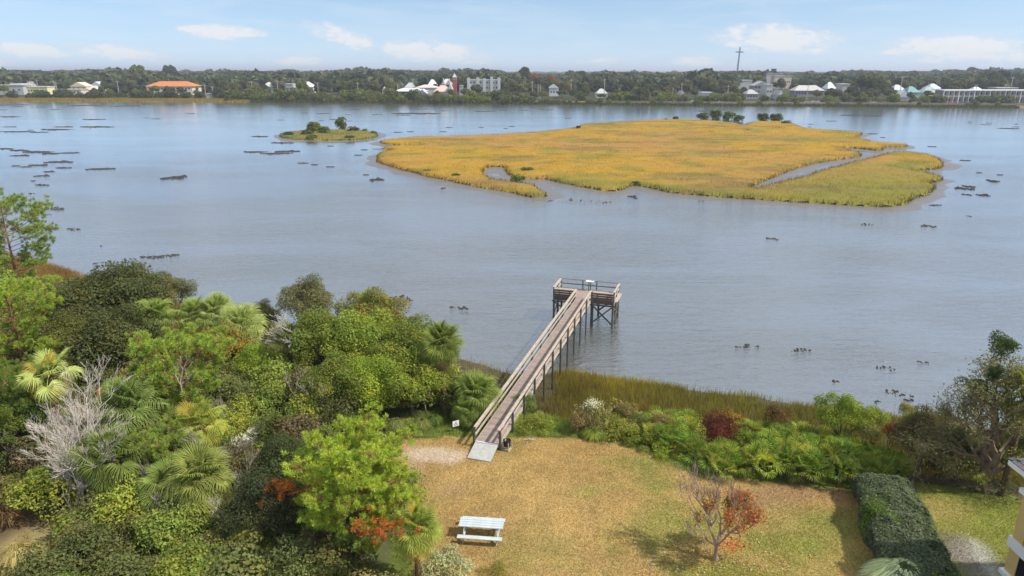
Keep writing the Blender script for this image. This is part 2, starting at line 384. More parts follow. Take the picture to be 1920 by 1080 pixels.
# ------------------------------------------------------------------ marsh island (mud sheet, turf body, blades)
def smooth_poly(P, it=2, jit=.0, seed=1):
    P = np.array(P, float)
    for k in range(it):
        Q = np.roll(P, -1, 0); P = np.stack([P*.75+Q*.25, P*.25+Q*.75], 1).reshape(-1, 2)
    if jit:
        n = (fbm(P[:, 0], P[:, 1], 6, seed)-.5)*2*jit; m_ = (fbm(P[:, 1], P[:, 0], 5, seed+3)-.5)*2*jit
        P = P+np.stack([n, m_], 1)
    return P
ISL = [(703, 268), (735, 262), (790, 258), (850, 257), (930, 254), (1000, 250), (1080, 242), (1090, 234), (1140, 231), (1240, 225), (1310, 226), (1380, 231), (1392, 238), (1404, 232), (1420, 229), (1478, 229), (1490, 236), (1510, 243), (1614, 249), (1618, 254), (1600, 258), (1625, 264), (1640, 269), (1700, 271), (1704, 277), (1660, 276), (1657, 284), (1610, 279), (1576, 276), (1590, 283), (1627, 292), (1590, 298), (1520, 308), (1480, 322), (1445, 336), (1405, 350),
       (1412, 356), (1462, 344), (1500, 335), (1550, 320), (1585, 309), (1632, 299), (1660, 290), (1690, 285), (1740, 291), (1766, 303), (1768, 313), (1756, 318), (1722, 321), (1735, 326), (1762, 333), (1768, 339), (1744, 344), (1757, 352), (1740, 364), (1700, 382), (1670, 390), (1600, 386), (1500, 380), (1400, 374), (1330, 368), (1250, 362), (1240, 357), (1196, 348), (1186, 350), (1150, 361), (1090, 352), (1050, 344), (1015, 334), (1000, 338), (996, 347), (1022, 362), (1026, 370), (995, 371), (950, 360), (900, 352), (830, 338), (760, 320), (712, 307), (704, 296), (712, 288), (740, 282), (712, 279), (730, 276), (780, 276), (800, 272), (740, 273)]
HOLE = [(905, 320), (920, 312), (946, 313), (948, 324), (962, 333), (985, 336), (1000, 336), (1014, 340), (1006, 350), (990, 348), (960, 343), (930, 340), (908, 331)]
TURF = smooth_poly(wpoly(ISL, .2), 2, .8, 4)
HOLEW = smooth_poly(wpoly(HOLE, .2), 2)
SML = smooth_poly(wpoly([(520, 254), (545, 248), (600, 246), (660, 245), (705, 250), (712, 256), (690, 261), (640, 264), (580, 263), (535, 261)], .2), 2, .5, 6)
def edge_dist(x, y, P):
    d = np.full(np.shape(x), 1e9); Q = np.roll(P, -1, 0)
    for a_, b_ in zip(P, Q):
        ab = b_-a_; L2 = (ab**2).sum()+1e-9
        t_ = np.clip(((x-a_[0])*ab[0]+(y-a_[1])*ab[1])/L2, 0, 1)
        d = np.minimum(d, np.hypot(x-a_[0]-t_*ab[0], y-a_[1]-t_*ab[1]))
    return d
def grid_island(polys, holes, step, zf, pad):
    allp = np.vstack(polys); x0, y0 = allp.min(0)-pad; x1, y1 = allp.max(0)+pad
    gx = np.arange(x0, x1, step); gy = np.arange(y0, y1, step); X_, Y_ = np.meshgrid(gx, gy)
    ins = np.zeros(X_.shape, bool); d = np.full(X_.shape, 1e9)
    for P in polys: ins |= inpoly(X_, Y_, P); d = np.minimum(d, edge_dist(X_, Y_, P))
    for P in holes: ins &= ~inpoly(X_, Y_, P); d = np.minimum(d, edge_dist(X_, Y_, P))
    sd = np.where(ins, d, -d); return X_, Y_, sd
XI, YI, SD = grid_island([TURF, SML], [HOLEW], .9, None, 14)
def sheet(X_, Y_, Z_, ok, name, mat, col, smooth=True):
    ny, nx = X_.shape; I = np.arange(nx*ny).reshape(ny, nx)
    F = np.stack([I[:-1, :-1], I[:-1, 1:], I[1:, 1:], I[1:, :-1]], -1).reshape(-1, 4)
    F = F[ok.ravel()[F].all(1)]; used = np.unique(F); mp = np.full(nx*ny, -1); mp[used] = np.arange(len(used))
    V = np.stack([X_.ravel(), Y_.ravel(), Z_.ravel()], 1)[used]
    return npmesh(name, V, mp[F], mat, col.reshape(-1, 3)[used], smooth)
# mud flat: shallow skirt, wider on the near side
nzz = fbm(XI, YI, 9, 21); nz2 = fbm(XI, YI, 2.5, 22)
mz = np.interp(SD, [-12, -5, -1.5, 0, 3], [-.5, -.10, .08, .2, .3])+(nzz-.5)*.26+(nz2-.5)*.10
mud_m, t = new_mat('wet mud'); g = G(t); n = g.noise(1.2, 5, .65); n2 = g.noise(.25, 4, .6)
c = g.mix(n2, (.105, .09, .075, 1), (.17, .15, .135, 1)); g.out(g.bsdf(c, g.m('ADD', g.m('MULTIPLY', n, .5), .12), .6, g.bump(n, .5, .08)))
mud = link('mud_flat', sheet(XI, YI, mz, SD > -12.5, 'mud_flat', mud_m, np.ones(XI.shape+(3,)))); tag(mud, 'wet brown mud flat ringing the golden marsh islands', kind='structure')
# turf body: low ground the grass grows from
def marsh_col(x, y):
    n1 = fbm(x, y*1.6, 34, 31); n2 = fbm(x, y, 9, 32); n3 = fbm(x, y, 3, 33)
    gold = np.array((.46, .285, .045)); oran = np.array((.44, .26, .075)); oliv = np.array((.24, .225, .05)); grn = np.array((.11, .135, .035))
    c = gold+(oran-gold)*np.clip((n1-.42)*5, 0, 1)[..., None]
    # greener toward the near banks and on the east lobe
    px = 960+FPX*x/(y*math.cos(PITCH)+CAMZ*math.sin(PITCH))
    k = np.clip((172-y)/42, 0, 1)*.75+np.clip((n2-.52)*3.5, 0, .7)+np.clip(1-np.abs(y-262)/16, 0, 1)*np.clip((px-1250)/120, 0, 1)*.6
    k = k+np.clip((px-1400)/160, 0, 1)*np.clip((205-y)/30, 0, 1)*.55
    k = np.clip(k, 0, .95)[..., None]; c = c*(1-k)+oliv*k
    k = (np.clip((n3-.66)*4, 0, .7)*np.clip((210-y)/50, .2, 1))[..., None]; c = c*(1-k)+grn*k
    w_ = np.clip((fbm(x, y*2.2, 22, 36)-.6)*6, 0, .5)[..., None]; c = c*(1-w_)+np.array((.20, .15, .07))*w_
    return c*(.82+.36*n3[..., None])
mcol = marsh_col(XI, YI); dim = np.array((.55, .5, .4))
tz = np.interp(SD, [0, .35, .9, 3], [.1, .5, .78, .86])+(nz2-.5)*.3+(fbm(XI, YI, 1.7, 25)-.5)*.35
isl_ok = (SD > -.5)
gm = plain('marsh turf', (1, 1, 1), .95, .05, .22, 1.6, .9, attr=True)
right = XI > at(705, 262, 0).x*1.0
big_ok = isl_ok & (XI > -46+0*YI)
sm = edge_dist(XI, YI, SML); ins_s = inpoly(XI, YI, SML) | (sm < 1)
ok1 = isl_ok & ~ins_s; ok2 = isl_ok & ins_s
isl1 = link('marsh_island', sheet(XI, YI, tz, ok1, 'marsh_island', gm, mcol*.85)); tag(isl1, 'long golden marsh island with creeks in the middle of the river', kind='structure')
isl2 = link('marsh_island', sheet(XI, YI, tz, ok2, 'marsh_islet', gm, mcol*np.array((.55, .75, .9)))); tag(isl2, 'small low marsh islet left of the golden island', kind='structure')
def blades(x, y, z, h, w, col, lean=.25, seg=1, face_cam=False):
    n = len(x); a = rng.uniform(0, 2*np.pi, n)
    if face_cam: a = rng.normal(0, .7, n)
    dx = np.cos(a)*w/2; dy = np.sin(a)*w/2; la = rng.uniform(0, 2*np.pi, n); ll = np.abs(rng.normal(0, lean, n))*h
    V = np.zeros((n, 3, 3), np.float32)
    V[:, 0] = np.stack([x-dx, y-dy, z], 1); V[:, 1] = np.stack([x+dx, y+dy, z], 1); V[:, 2] = np.stack([x+np.cos(la)*ll, y+np.sin(la)*ll, z+h], 1)
    F = np.arange(n*3).reshape(n, 3); cc = np.repeat(col, 3, 0); return V.reshape(-1, 3), F, cc
def scatter(n, P): 
    lo = P.min(0); hi = P.max(0); x = rng.uniform(lo[0], hi[0], n); y = rng.uniform(lo[1], hi[1], n); k = inpoly(x, y, P); return x[k], y[k]
x, y = scatter(330000, TURF); k = ~inpoly(x, y, HOLEW); x, y = x[k], y[k]
d = np.minimum(edge_dist(x, y, TURF), edge_dist(x, y, HOLEW))
keep = rng.random(len(x)) < np.where(d < 2.5, 1, .62)*np.clip(190/y, .35, 1); x, y, d = x[keep], y[keep], d[keep]
hh = rng.uniform(.82, 1.06, len(x))*np.where(d < .8, 1.0, 1)+(fbm(x, y, 4, 40)-.5)*.5
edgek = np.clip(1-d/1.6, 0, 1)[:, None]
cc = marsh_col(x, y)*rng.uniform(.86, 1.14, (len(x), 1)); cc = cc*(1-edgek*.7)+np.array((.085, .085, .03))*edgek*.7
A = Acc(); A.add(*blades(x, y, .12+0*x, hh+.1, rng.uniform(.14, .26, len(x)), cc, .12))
tag(link('marsh_grass', A.mesh('island_grass', M['grass'])), 'tall golden cordgrass covering the long marsh island', kind='stuff')
x, y = scatter(16000, SML); cc = marsh_col(x, y)*np.array((.5, .75, .8))*rng.uniform(.7, 1.3, (len(x), 1))
A = Acc(); A.add(*blades(x, y, .1+0*x, rng.uniform(.6, 1.2, len(x)), rng.uniform(.2, .4, len(x)), cc, .2))
tag(link('marsh_grass', A.mesh('islet_grass', M['grass'])), 'olive cordgrass covering the small marsh islet', kind='stuff')

# ------------------------------------------------------------------ far land
FSH = [(-600, 186), (0, 190), (200, 190), (420, 191), (700, 193), (960, 194.5), (1300, 198), (1600, 199.5), (1920, 202.5), (2500, 208)]
FW = np.array([tuple(at(x, y, 0))[:2] for x, y in FSH])
def fshore(x): return np.interp(x, FW[:, 0], FW[:, 1])
def fland(x, y):
    s = y-fshore(x); return np.interp(s, [-8, 0, 4, 26, 60, 300, 1000, 6000], [-1, -.05, .7, 1.4, 3.0, 5.0, 10, 6])
ug = np.linspace(-1.15, 1.15, 160); sg = np.array([-8, 0, 2, 4, 8, 15, 26, 40, 60, 100, 160, 260, 400, 700, 1100, 1500, 2200, 3200, 4500, 6000, 8000, 9000])
Vl = []
for s in sg:
    for u in ug:
        yy = fshore(u*560)
        for _ in range(6): yy = fshore(u*(yy+s))
        Vl.append((u*(yy+s), yy+s, 0))
Vl = np.array(Vl, float); Vl[:, 2] = fland(Vl[:, 0], Vl[:, 1]); Vl[-160:, 2] = -1
I = np.arange(len(Vl)).reshape(len(sg), -1); F = np.stack([I[:-1, :-1], I[:-1, 1:], I[1:, 1:], I[1:, :-1]], -1).reshape(-1, 4)
s_ = Vl[:, 1]-fshore(Vl[:, 0]); cf = np.where((s_ < 30)[:, None], np.array((.20, .17, .07)), np.array((.07, .07, .04)))
far = link('far_shore', npmesh('far_shore', Vl, F, plain('far land', (1, 1, 1), .95, .05, .2, .05, attr=True), cf, True)); tag(far, 'low wooded town shore across the river', kind='structure')
# ------------------------------------------------------------------ label helper: nearest landmark, side, rank
ORD = ['nearest', 'second', 'third', 'fourth', 'fifth', 'sixth', 'seventh', 'eighth', 'ninth', 'tenth', 'eleventh', 'twelfth', 'thirteenth', 'fourteenth', 'fifteenth', 'sixteenth', 'seventeenth', 'eighteenth', 'nineteenth', 'twentieth']
def name_by_place(items, lands, maxrank=20):
    """items: (obj, look, point); lands: (px, py, phrase)"""
    B = {}
    for o, look, p in items:
        x, y = proj(p); q = min(lands, key=lambda l: math.hypot((l[0]-x), (l[1]-y)*2.5))
        dx, dy = x-q[0], y-q[1]
        if abs(dx) > abs(dy)*1.3: side = 'to the left of' if dx < 0 else 'to the right of'
        else: side = 'beyond' if dy < 0 else 'on the near side of'
        B.setdefault((look, side, q[2]), []).append((math.hypot(dx, dy), o))
    for (look, side, ph), L_ in B.items():
        L_.sort(key=lambda a: a[0])
        for i, (d, o) in enumerate(L_):
            if len(L_) == 1: o['label'] = f'{look} {side} {ph}'
            else: o['label'] = f'{look}, {ORD[i]} {side} {ph}' if i < len(ORD) else f'{look}, farther out {side} {ph}'

# ------------------------------------------------------------------ fishing dock
DK = empty('fishing_dock', (-1.6, 38.25, 0)); tag(DK, 'long wooden fishing dock with railings leading to a square platform on pilings', 'dock')
ax = Vector((.3, .954, 0)).normalized(); pp = Vector((ax.y, -ax.x, 0)); DZ = 2.78
ANG = math.atan2(ax.y, ax.x)-math.pi/2
DK.rotation_euler = (0, 0, ANG)       # local +y runs out along the dock, +x to its right
LD = 29.9; HW = .74
def dk(name, parts, mat, parent=None, bev=0):
    o = link(name, qmesh(name, parts, mat), parent or DK)
    if bev: bevel(o, bev)
    return o
# deck boards: crosswise, far too narrow to pick apart -> one part of real boards
A = Acc(); r = random.Random(3)
yb = .0
while yb < LD-.06:
    k = r.uniform(.84, 1.12); A.add(*box_vf((0, yb+.068, DZ-.02+r.uniform(-.003, .003)), (HW*2-.02, .13, .04)), (k, k*r.uniform(.96, 1), k*r.uniform(.93, 1))); yb += .142
yb = LD
while yb < LD+3.3:
    k = r.uniform(.88, 1.18); A.add(*box_vf((0, yb+.068, DZ-.02+r.uniform(-.003, .003)), (6.3, .13, .04)), (k, k, k)); yb += .142
deck = link('deck_boards', A.mesh('deck_boards', M['deck']), DK); deck['kind'] = 'stuff'
NB = 11; bay = LD/NB
def post_mesh(h, rad=.085):
    return qmesh('post', [tube_vf([(0, 0, 0), (0, 0, h*.6), (0, 0, h-.02), (0, 0, h)], [rad*1.05, rad, rad*.95, .004], 8)], M['pile'])
gzl = lambda lx, ly: float(hgt(-1.6+pp.x*lx+ax.x*ly, 38.25+pp.y*lx+ax.y*ly))
for sx in (-1, 1):
    for i in range(NB+1):
        y_ = i*bay+(.06 if i == 0 else 0) - (.12 if i == NB else 0); x_ = sx*(HW+.14)
        zb = min(gzl(x_, y_), 0.3 if y_ > 13 else 9)-.6
        link('post', post_mesh(DZ+1.0-zb-(.02 if sx > 0 else .06)), DK, loc=(x_, y_, zb))
    for i in range(NB):
        y0, y1 = i*bay+.01, (i+1)*bay-.01; xr = sx*(HW+.02)
        dk('rim_board', [box_vf((sx*(HW+.03), (y0+y1)/2, DZ-.14), (.045, y1-y0, .30))], M['dockwood'])
        dk('mid_rail', [box_vf((xr, (y0+y1)/2, DZ+.48), (.05, y1-y0, .14))], M['dockwood'])
        dk('top_rail', [box_vf((xr, (y0+y1)/2, DZ+.90), (.05, y1-y0, .14))], M['dockwood'])
        dk('rail_cap', [box_vf((sx*(HW+.05), (y0+y1)/2, DZ+1.0), (.19, y1-y0, .04))], M['dockwood'])
for i in range(NB):
    yb = (i+.0)*bay
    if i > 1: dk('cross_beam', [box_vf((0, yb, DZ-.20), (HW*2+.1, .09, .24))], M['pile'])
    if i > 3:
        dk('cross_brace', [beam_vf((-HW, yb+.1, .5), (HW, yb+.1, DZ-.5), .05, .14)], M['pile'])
# ramp plate
dk('ramp', [([(-HW-.02, .0, DZ-.06), (HW+.02, .0, DZ-.06), (HW+.02, .0, DZ-.005), (-HW-.02, .0, DZ-.005), (-HW-.02, -1.5, LAWNZ-.05), (HW+.02, -1.5, LAWNZ-.05), (HW+.02, -1.5, LAWNZ+.06), (-HW-.02, -1.5, LAWNZ+.06)],
    [(0, 1, 2, 3), (4, 7, 6, 5), (3, 2, 6, 7), (0, 4, 5, 1), (0, 3, 7, 4), (1, 5, 6, 2)])], M['concrete'])
dk('ramp_lip', [box_vf((0, -.0, DZ+.012), (HW*2, .10, .02))], M['whitemetal'])
# platform
PW = 3.15; Y0 = LD; Y1 = LD+3.35; RT = DZ+1.0
for (x_, y_) in [(-PW+.05, Y0-.08), (-PW+.05, Y1+.08), (PW-.05, Y0-.08), (PW-.05, Y1+.08), (-1.0, Y0-.1), (1.0, Y0-.1), (-1.0, Y1+.08), (1.0, Y1+.08), (PW-.05, (Y0+Y1)/2), (-PW+.05, (Y0+Y1)/2)]:
    link('piling', post_mesh(DZ-.05+1.6, .12), DK, loc=(x_, y_, -1.6))
def pb(nm, a, b, w, h, mat): return dk(nm, [beam_vf(a, b, w, h)], mat)
pb('rim_board', (-PW, Y1+.02, DZ-.17), (PW, Y1+.02, DZ-.17), .05, .30, M['dockwood'])
pb('rim_board', (-PW-.03, Y0, DZ-.17), (-PW-.03, Y1, DZ-.17), .05, .30, M['dockwood'])
pb('rim_board', (PW+.03, Y0, DZ-.17), (PW+.03, Y1, DZ-.17), .05, .34, M['dockwood'])
pb('side_ledge', (PW+.20, Y0+.2, DZ-.05), (PW+.20, Y1-.3, DZ-.05), .30, .05, M['dockwood'])
for x_ in (-PW+.02, -.75, .75, PW-.02):
    dk('rail_post', [box_vf((x_, Y1-.06, DZ+.5), (.11, .11, 1.0))], M['greypaint'])
for xa, xb in ((-PW+.08, -.81), (-.69, .69), (.81, PW-.08)):
    pb('mid_rail', (xa, Y1-.06, DZ+.5), (xb, Y1-.06, DZ+.5), .05, .10, M['greypaint'])
pb('rail_cap', (-PW-.1, Y1-.05, RT+.02), (PW+.1, Y1-.05, RT+.02), .18, .05, M['greypaint'])
for sx in (-1, 1):
    x_ = sx*(PW+.02)
    pb('rail_cap', (x_, Y0-.05, RT+.022), (x_, Y1-.16, RT+.022), .2, .045, M['dockwood'])
    pb('top_rail', (x_-sx*.03, Y0, RT-.12), (x_-sx*.03, Y1-.15, RT-.12), .045, .16, M['dockwood'])
    pb('mid_rail', (x_-sx*.03, Y0, DZ+.45), (x_-sx*.03, Y1-.15, DZ+.45), .045, .16, M['dockwood'])
    dk('rail_post', [box_vf((x_-sx*.03, (Y0+Y1)/2, DZ+.5), (.10, .10, .96))], M['pile'])
    dk('rail_post', [box_vf((x_-sx*.02, Y0-.02, DZ+.35), (.12, .12, 1.28))], M['panelwood'])
    # boarded bench backs facing the shore on both sides of the walkway
    xa, xb = sx*(HW+.16), sx*(PW-.08); cx = (xa+xb)/2; wx = abs(xb-xa)
    for k, (zc, hh) in enumerate([(-.27, .22), (-.02, .22), (.23, .20), (.47, .18), (.69, .16)]):
        o = dk('bench_back_board', [box_vf((cx, Y0-.05-.012*k, DZ+zc+.03), (wx, .045, hh))], M['panelwood'])
    for q in (.25, .75): dk('bench_back_stile', [box_vf((xa+(xb-xa)*q, Y0-.14, DZ+.2), (.09, .05, 1.1))], M['panelwood'])
    dk('bench_seat', [box_vf((cx, Y0+.26, DZ+.43), (wx, .42, .05))], M['dockwood'])
    dk('rail_cap', [box_vf((cx, Y0-.06, DZ+.88), (wx+.1, .24, .05))], M['dockwood'])
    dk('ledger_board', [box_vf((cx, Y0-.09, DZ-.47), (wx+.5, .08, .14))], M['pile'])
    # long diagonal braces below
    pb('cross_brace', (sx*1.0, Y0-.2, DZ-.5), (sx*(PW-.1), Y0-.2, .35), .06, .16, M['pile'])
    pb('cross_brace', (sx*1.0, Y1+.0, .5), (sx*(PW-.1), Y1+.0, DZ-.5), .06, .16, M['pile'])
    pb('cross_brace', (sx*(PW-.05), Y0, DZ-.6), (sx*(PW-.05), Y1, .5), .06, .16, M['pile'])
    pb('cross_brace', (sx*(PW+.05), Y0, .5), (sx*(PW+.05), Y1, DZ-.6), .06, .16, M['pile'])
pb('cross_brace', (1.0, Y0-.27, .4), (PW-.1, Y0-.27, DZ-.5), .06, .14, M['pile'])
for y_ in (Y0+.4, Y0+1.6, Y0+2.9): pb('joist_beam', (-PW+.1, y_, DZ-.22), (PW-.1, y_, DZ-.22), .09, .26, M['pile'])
def dpt(lx, ly, z): 
    return Vector((-1.6+pp.x*lx+ax.x*ly, 38.25+pp.y*lx+ax.y*ly, z))
# fish cleaning table on the back rail
p = dpt(.05, Y1-.38, DZ); FT = empty('fish_cleaning_table', p, ANG); tag(FT, 'small white fish cleaning table at the back rail of the dock platform', 'table')
link('table_top', qmesh('table_top', [box_vf((0, 0, 1.04), (.85, .36, .05)), box_vf((0, .19, 1.09), (1.0, .03, .06))], M['white']), FT)
for x_ in (-.1, .1): link('leg', qmesh('leg', [box_vf((x_, 0, .51), (.09, .09, 1.0))], M['greypaint']), FT)
link('tap', qmesh('tap', [box_vf((.3, .1, 1.14), (.04, .04, .16)), box_vf((.3, .03, 1.22), (.04, .16, .03))], M['greypaint']), FT)
# pink notice on the right rail, waste bin, white yard sign, driftwood
p = dpt(HW+.06, .62, DZ+.62); NT = link('paper_notice', qmesh('paper_notice', [box_vf((0, 0, 0), (.02, .46, .60)), box_vf((.012, 0, 0), (.006, .40, .015)), box_vf((.012, 0, .12), (.006, .34, .04)), box_vf((.012, 0, -.12), (.006, .34, .03))], M['pinkpaper']), loc=dpt(HW-.02, .55, DZ+.88), rot=(0, .9, ANG)); tag(NT, 'faded pink paper notice fixed to the foot of the right dock railing', 'notice')
p = dpt(HW+.52, .25, 0); zg = float(hgt(p.x, p.y)); BN = empty('waste_bin', (p.x, p.y, zg), ANG-.2); tag(BN, 'black lined waste bin in a wooden crate beside the dock foot', 'bin')
link('crate', qmesh('crate', [box_vf((0, 0, .06), (.46, .46, .12)), box_vf((0, -.22, .24), (.46, .03, .10)), box_vf((0, .22, .24), (.46, .03, .1))]+[box_vf((a_*.215, b_*.215, .30), (.05, .05, .6)) for a_ in (-1, 1) for b_ in (-1, 1)], M['dockwood']), BN)
V = []; F = []
prof = [(.16, .10), (.20, .3), (.22, .52), (.25, .62), (.26, .68), (.21, .70), (.18, .50), (.03, .42)]
for i, (rr, z_) in enumerate(prof):
    for k in range(14):
        a_ = k/14*2*math.pi; q = rr*(1+.09*math.sin(5*a_+i*1.3)); V.append((q*math.cos(a_), q*math.sin(a_), z_+.02*math.sin(3*a_+i)))
F = [(i*14+k, i*14+(k+1) % 14, (i+1)*14+(k+1) % 14, (i+1)*14+k) for i in range(len(prof)-1) for k in range(14)]
link('bag_liner', qmesh('bag_liner', [(V, F)], M['blackbag'], True), BN)
p = at(855, 808, LAWNZ); p = Vector((p.x, p.y, float(hgt(p.x, p.y)))); SG = empty('yard_sign', p, .5); tag(SG, 'small white yard sign with dark triangle standing left of the dock foot', 'sign')
link('sign_board', qmesh('sign_board', [box_vf((0, 0, .68), (.46, .02, .40))], M['white']), SG)
link('printed_mark', qmesh('printed_mark', [beam_vf((-.13, -.014, .57), (0, -.014, .82), .006, .03), beam_vf((.13, -.014, .57), (0, -.014, .82), .006, .03), beam_vf((-.14, -.014, .57), (.14, -.014, .57), .006, .03), box_vf((0, -.014, .66), (.05, .006, .07))], M['greypaint']), SG)
for x_ in (-.16, .16): link('stake', qmesh('stake', [box_vf((x_, .016, .3), (.015, .012, .76))], M['greypaint']), SG)
DW = link('driftwood', qmesh('driftwood', [tube_vf([(-.35, 0, .05), (-.1, .06, .07), (.15, 0, .08), (.4, .12, .05)], [.02, .045, .04, .005], 6), tube_vf([(0, 0, .07), (.12, -.15, .1), (.2, -.22, .05)], [.03, .02, .004], 5)], M['bare']), loc=tuple(at(993, 826, LAWNZ))); tag(DW, 'short pale piece of driftwood on the lawn right of the dock foot', 'driftwood')

# ------------------------------------------------------------------ picnic table
pt_ = at(903, 992, LAWNZ+.40); zg = float(hgt(pt_.x, pt_.y)); PT = empty('picnic_table', (pt_.x, pt_.y, zg), math.radians(-6)); PT.scale = (1.0,)*3
tag(PT, 'white painted wooden picnic table on the straw coloured lawn', 'table')
bm_plank = qmesh('plank', [box_vf((0, 0, 0), (2.28, .175, .042))], M['whitewood'])
for k in range(4):
    bevel(link('top_plank', bm_plank, PT, loc=(random.uniform(-.01, .01), -.285+k*.19, .76+random.uniform(-.003, .003))), .006)
for sy in (-1, 1):
    me = qmesh('seat_plank', [box_vf((0, 0, 0), (2.28, .27, .042))], M['whitewood'])
    bevel(link('seat_plank', me, PT, loc=(0, sy*.76, .44)), .006)
for sx in (-.86, .86):
    for sy in (-1, 1):
        bevel(link('leg', qmesh('leg', [beam_vf((sx, sy*.22, .735), (sx, sy*.70, .0), .045, .13, up=(0, 1, .4))], M['whitewood']), PT), .005)
    link('seat_bearer', qmesh('seat_bearer', [box_vf((sx+.05, 0, .38), (.045, 1.66, .12))], M['whitewood']), PT)
    link('top_bearer', qmesh('top_bearer', [box_vf((sx+.05, 0, .69), (.045, .74, .09))], M['whitewood']), PT)
    link('brace', qmesh('brace', [beam_vf((sx, 0, .38), (sx*.4, 0, .715), .05, .08)], M['whitewood']), PT)

# ------------------------------------------------------------------ corner of the yellow building
HB = empty('yellow_house', (22.0, 25.2, LAWNZ)); tag(HB, 'yellow stucco house corner with white bands, dark screens and grey shingle roof', 'house')
HB.rotation_euler = (0, 0, math.radians(0))
HH = 6.55; LENY = 22; WX = 9
def hb(nm, c, s, mat, parent=None): return link(nm, qmesh(nm, [box_vf(c, s)], mat), parent or HB)
# corner pier and wall behind; screened openings on the left face
hb('wall', (WX/2+.35, -LENY/2, HH/2), (WX, LENY-.1, HH), M['stucco'])
hb('corner_pier', (.3, -.30, HH/2), (.72, .60, HH+.01), M['stucco'])
for k in range(1, 5):
    hb('wall_pier', (.3, -.42-k*4.6, HH/2), (.7, .5, HH+.01), M['stucco'])
for k in range(4):
    yc = -.3-(k+.5)*4.6+.1
    for (z0, z1) in ((.25, 2.75), (3.55, 6.0)):
        o = hb('screen', (.0, yc, (z0+z1)/2), (.06, 4.25, z1-z0), M['dark'])
        hb('screen_bar', (-.04, yc, z0+.9), (.04, 3.86, .05), M['greypaint'], o)
        for q in (-.98, .98): hb('screen_bar', (-.043, yc+q, (z0+z1)/2), (.035, .05, z1-z0-.1), M['greypaint'], o)
hb('lower_wall', (.31, -LENY/2, .12), (.60, LENY-1.7, .24), M['stucco'])
hb('belt_course', (.42, -LENY/2+.1, 3.15), (1.06, LENY+.1, .50), M['white'])
hb('pier_band', (.24, -.28, 1.62), (.94, .74, .20), M['white'])
hb('pier_band', (.24, -.28, 5.75), (.94, .74, .22), M['white'])
hb('soffit', (WX/2+.0, -LENY/2+.2, HH+.07), (WX+.9, LENY+1.0, .12), M['white'])
hb('fascia', (-.47, -LENY/2+.1, HH+.19), (.05, LENY+1.2, .24), M['white'])
hb('fascia', (WX/2, .68, HH+.19), (WX+.9, .05, .24), M['white'])
A = Acc(); r = random.Random(5)
# hipped shingle courses
n = 26
for k in range(n):
    f0 = k/n; ins = f0*5.2; z_ = HH+.31+ins*.42
    x0, y1 = -.52+ins, .72-ins; x1 = WX+.5-ins; y0 = -LENY-.4+ins
    w = 5.2/n+.03
    yy = y0
    while yy < y1:
        k_ = r.uniform(.7, 1.3); ww = r.uniform(.25, .5); y2 = min(yy+ww, y1)
        A.add([(x0, yy, z_+.03), (x0, y2-.01, z_+.03), (x0+w, y2-.01, z_+w*.42+.01), (x0+w, yy, z_+w*.42+.01)], [(0, 3, 2, 1)], (k_,)*3); yy = y2
    A.add([(x0, y1, z_+.03), (x1, y1, z_+.03), (x1, y1-w, z_+w*.42), (x0, y1-w, z_+w*.42)], [(0, 3, 2, 1)], (1,)*3)
    A.add([(x0, y0, z_), (x0, y1, z_), (x0, y1, z_+.03), (x0, y0, z_+.03)], [(0, 1, 2, 3)], (.5,)*3)
ro = link('roof', A.mesh('roof', M['shingle']), HB); ro['kind'] = 'stuff'
# ------------------------------------------------------------------ plant builders
def rdir(n, up=0.0):
    d = rng.normal(size=(n, 3)); d[:, 2] += up; d /= np.linalg.norm(d, axis=1)[:, None]; return d
def leaves(Cn, N, size, asp=.55, tone=None, var=.28):
    """diamond leaves at centres Cn facing N"""
    n = len(Cn); r_ = rng.normal(size=(n, 3)); T = np.cross(N, r_); T /= np.linalg.norm(T, axis=1)[:, None]+1e-9; B = np.cross(N, T)
    s = size*(rng.uniform(.5, 1.7, n)**1.1)[:, None]
    V = np.stack([Cn-T*s*.5, Cn+B*s*asp*.5+N*s*.08, Cn+T*s*.5, Cn-B*s*asp*.5+N*s*.08], 1).reshape(-1, 3)
    F = np.arange(n*4).reshape(n, 4)
    t_ = np.ones((n, 3)) if tone is None else tone.copy()
    t_ = t_*rng.uniform(1-var, 1+var, (n, 1)); t_[:, 0] *= rng.uniform(.88, 1.18, n)
    return V, F, np.repeat(t_, 4, 0)
def crown_leaves(A, clumps, dens, size, asp=.55, up=.35, var=.28, cvar=.22):
    for (cx, cy, cz, r_) in clumps:
        n = int(dens*r_*r_*(1.55 if size < .25 else 1)); d = rdir(n, up); rad = r_*rng.uniform(.35, 1.1, n)**.5
        P = np.array((cx, cy, cz))+d*rad[:, None]*np.array((1, 1, .78))
        Nn = d*.7+rdir(n, .6)*.7; Nn /= np.linalg.norm(Nn, axis=1)[:, None]
        ct = rng.uniform(1-cvar, 1+cvar); h = rng.uniform(-.1, .14)
        tone = np.tile(np.array((ct*(1+h), ct, ct*(1-h))), (n, 1)); A.add(*leaves(P, Nn, size*(.76 if size < .25 else 1), asp, tone, var))
def ellipsoid_clumps(n, rx, ry, rz, cr, low=-.35):
    out = []
    while len(out) < n:
        d = rdir(1, .3)[0]
        if d[2] < low: continue
        q = rng.uniform(.55, 1.0)*(1+.18*math.sin(5*math.atan2(d[1], d[0])+2*d[2]))
        out.append((d[0]*rx*q, d[1]*ry*q, rz*d[2]*q, cr*rng.uniform(.65, 1.35)))
    return out
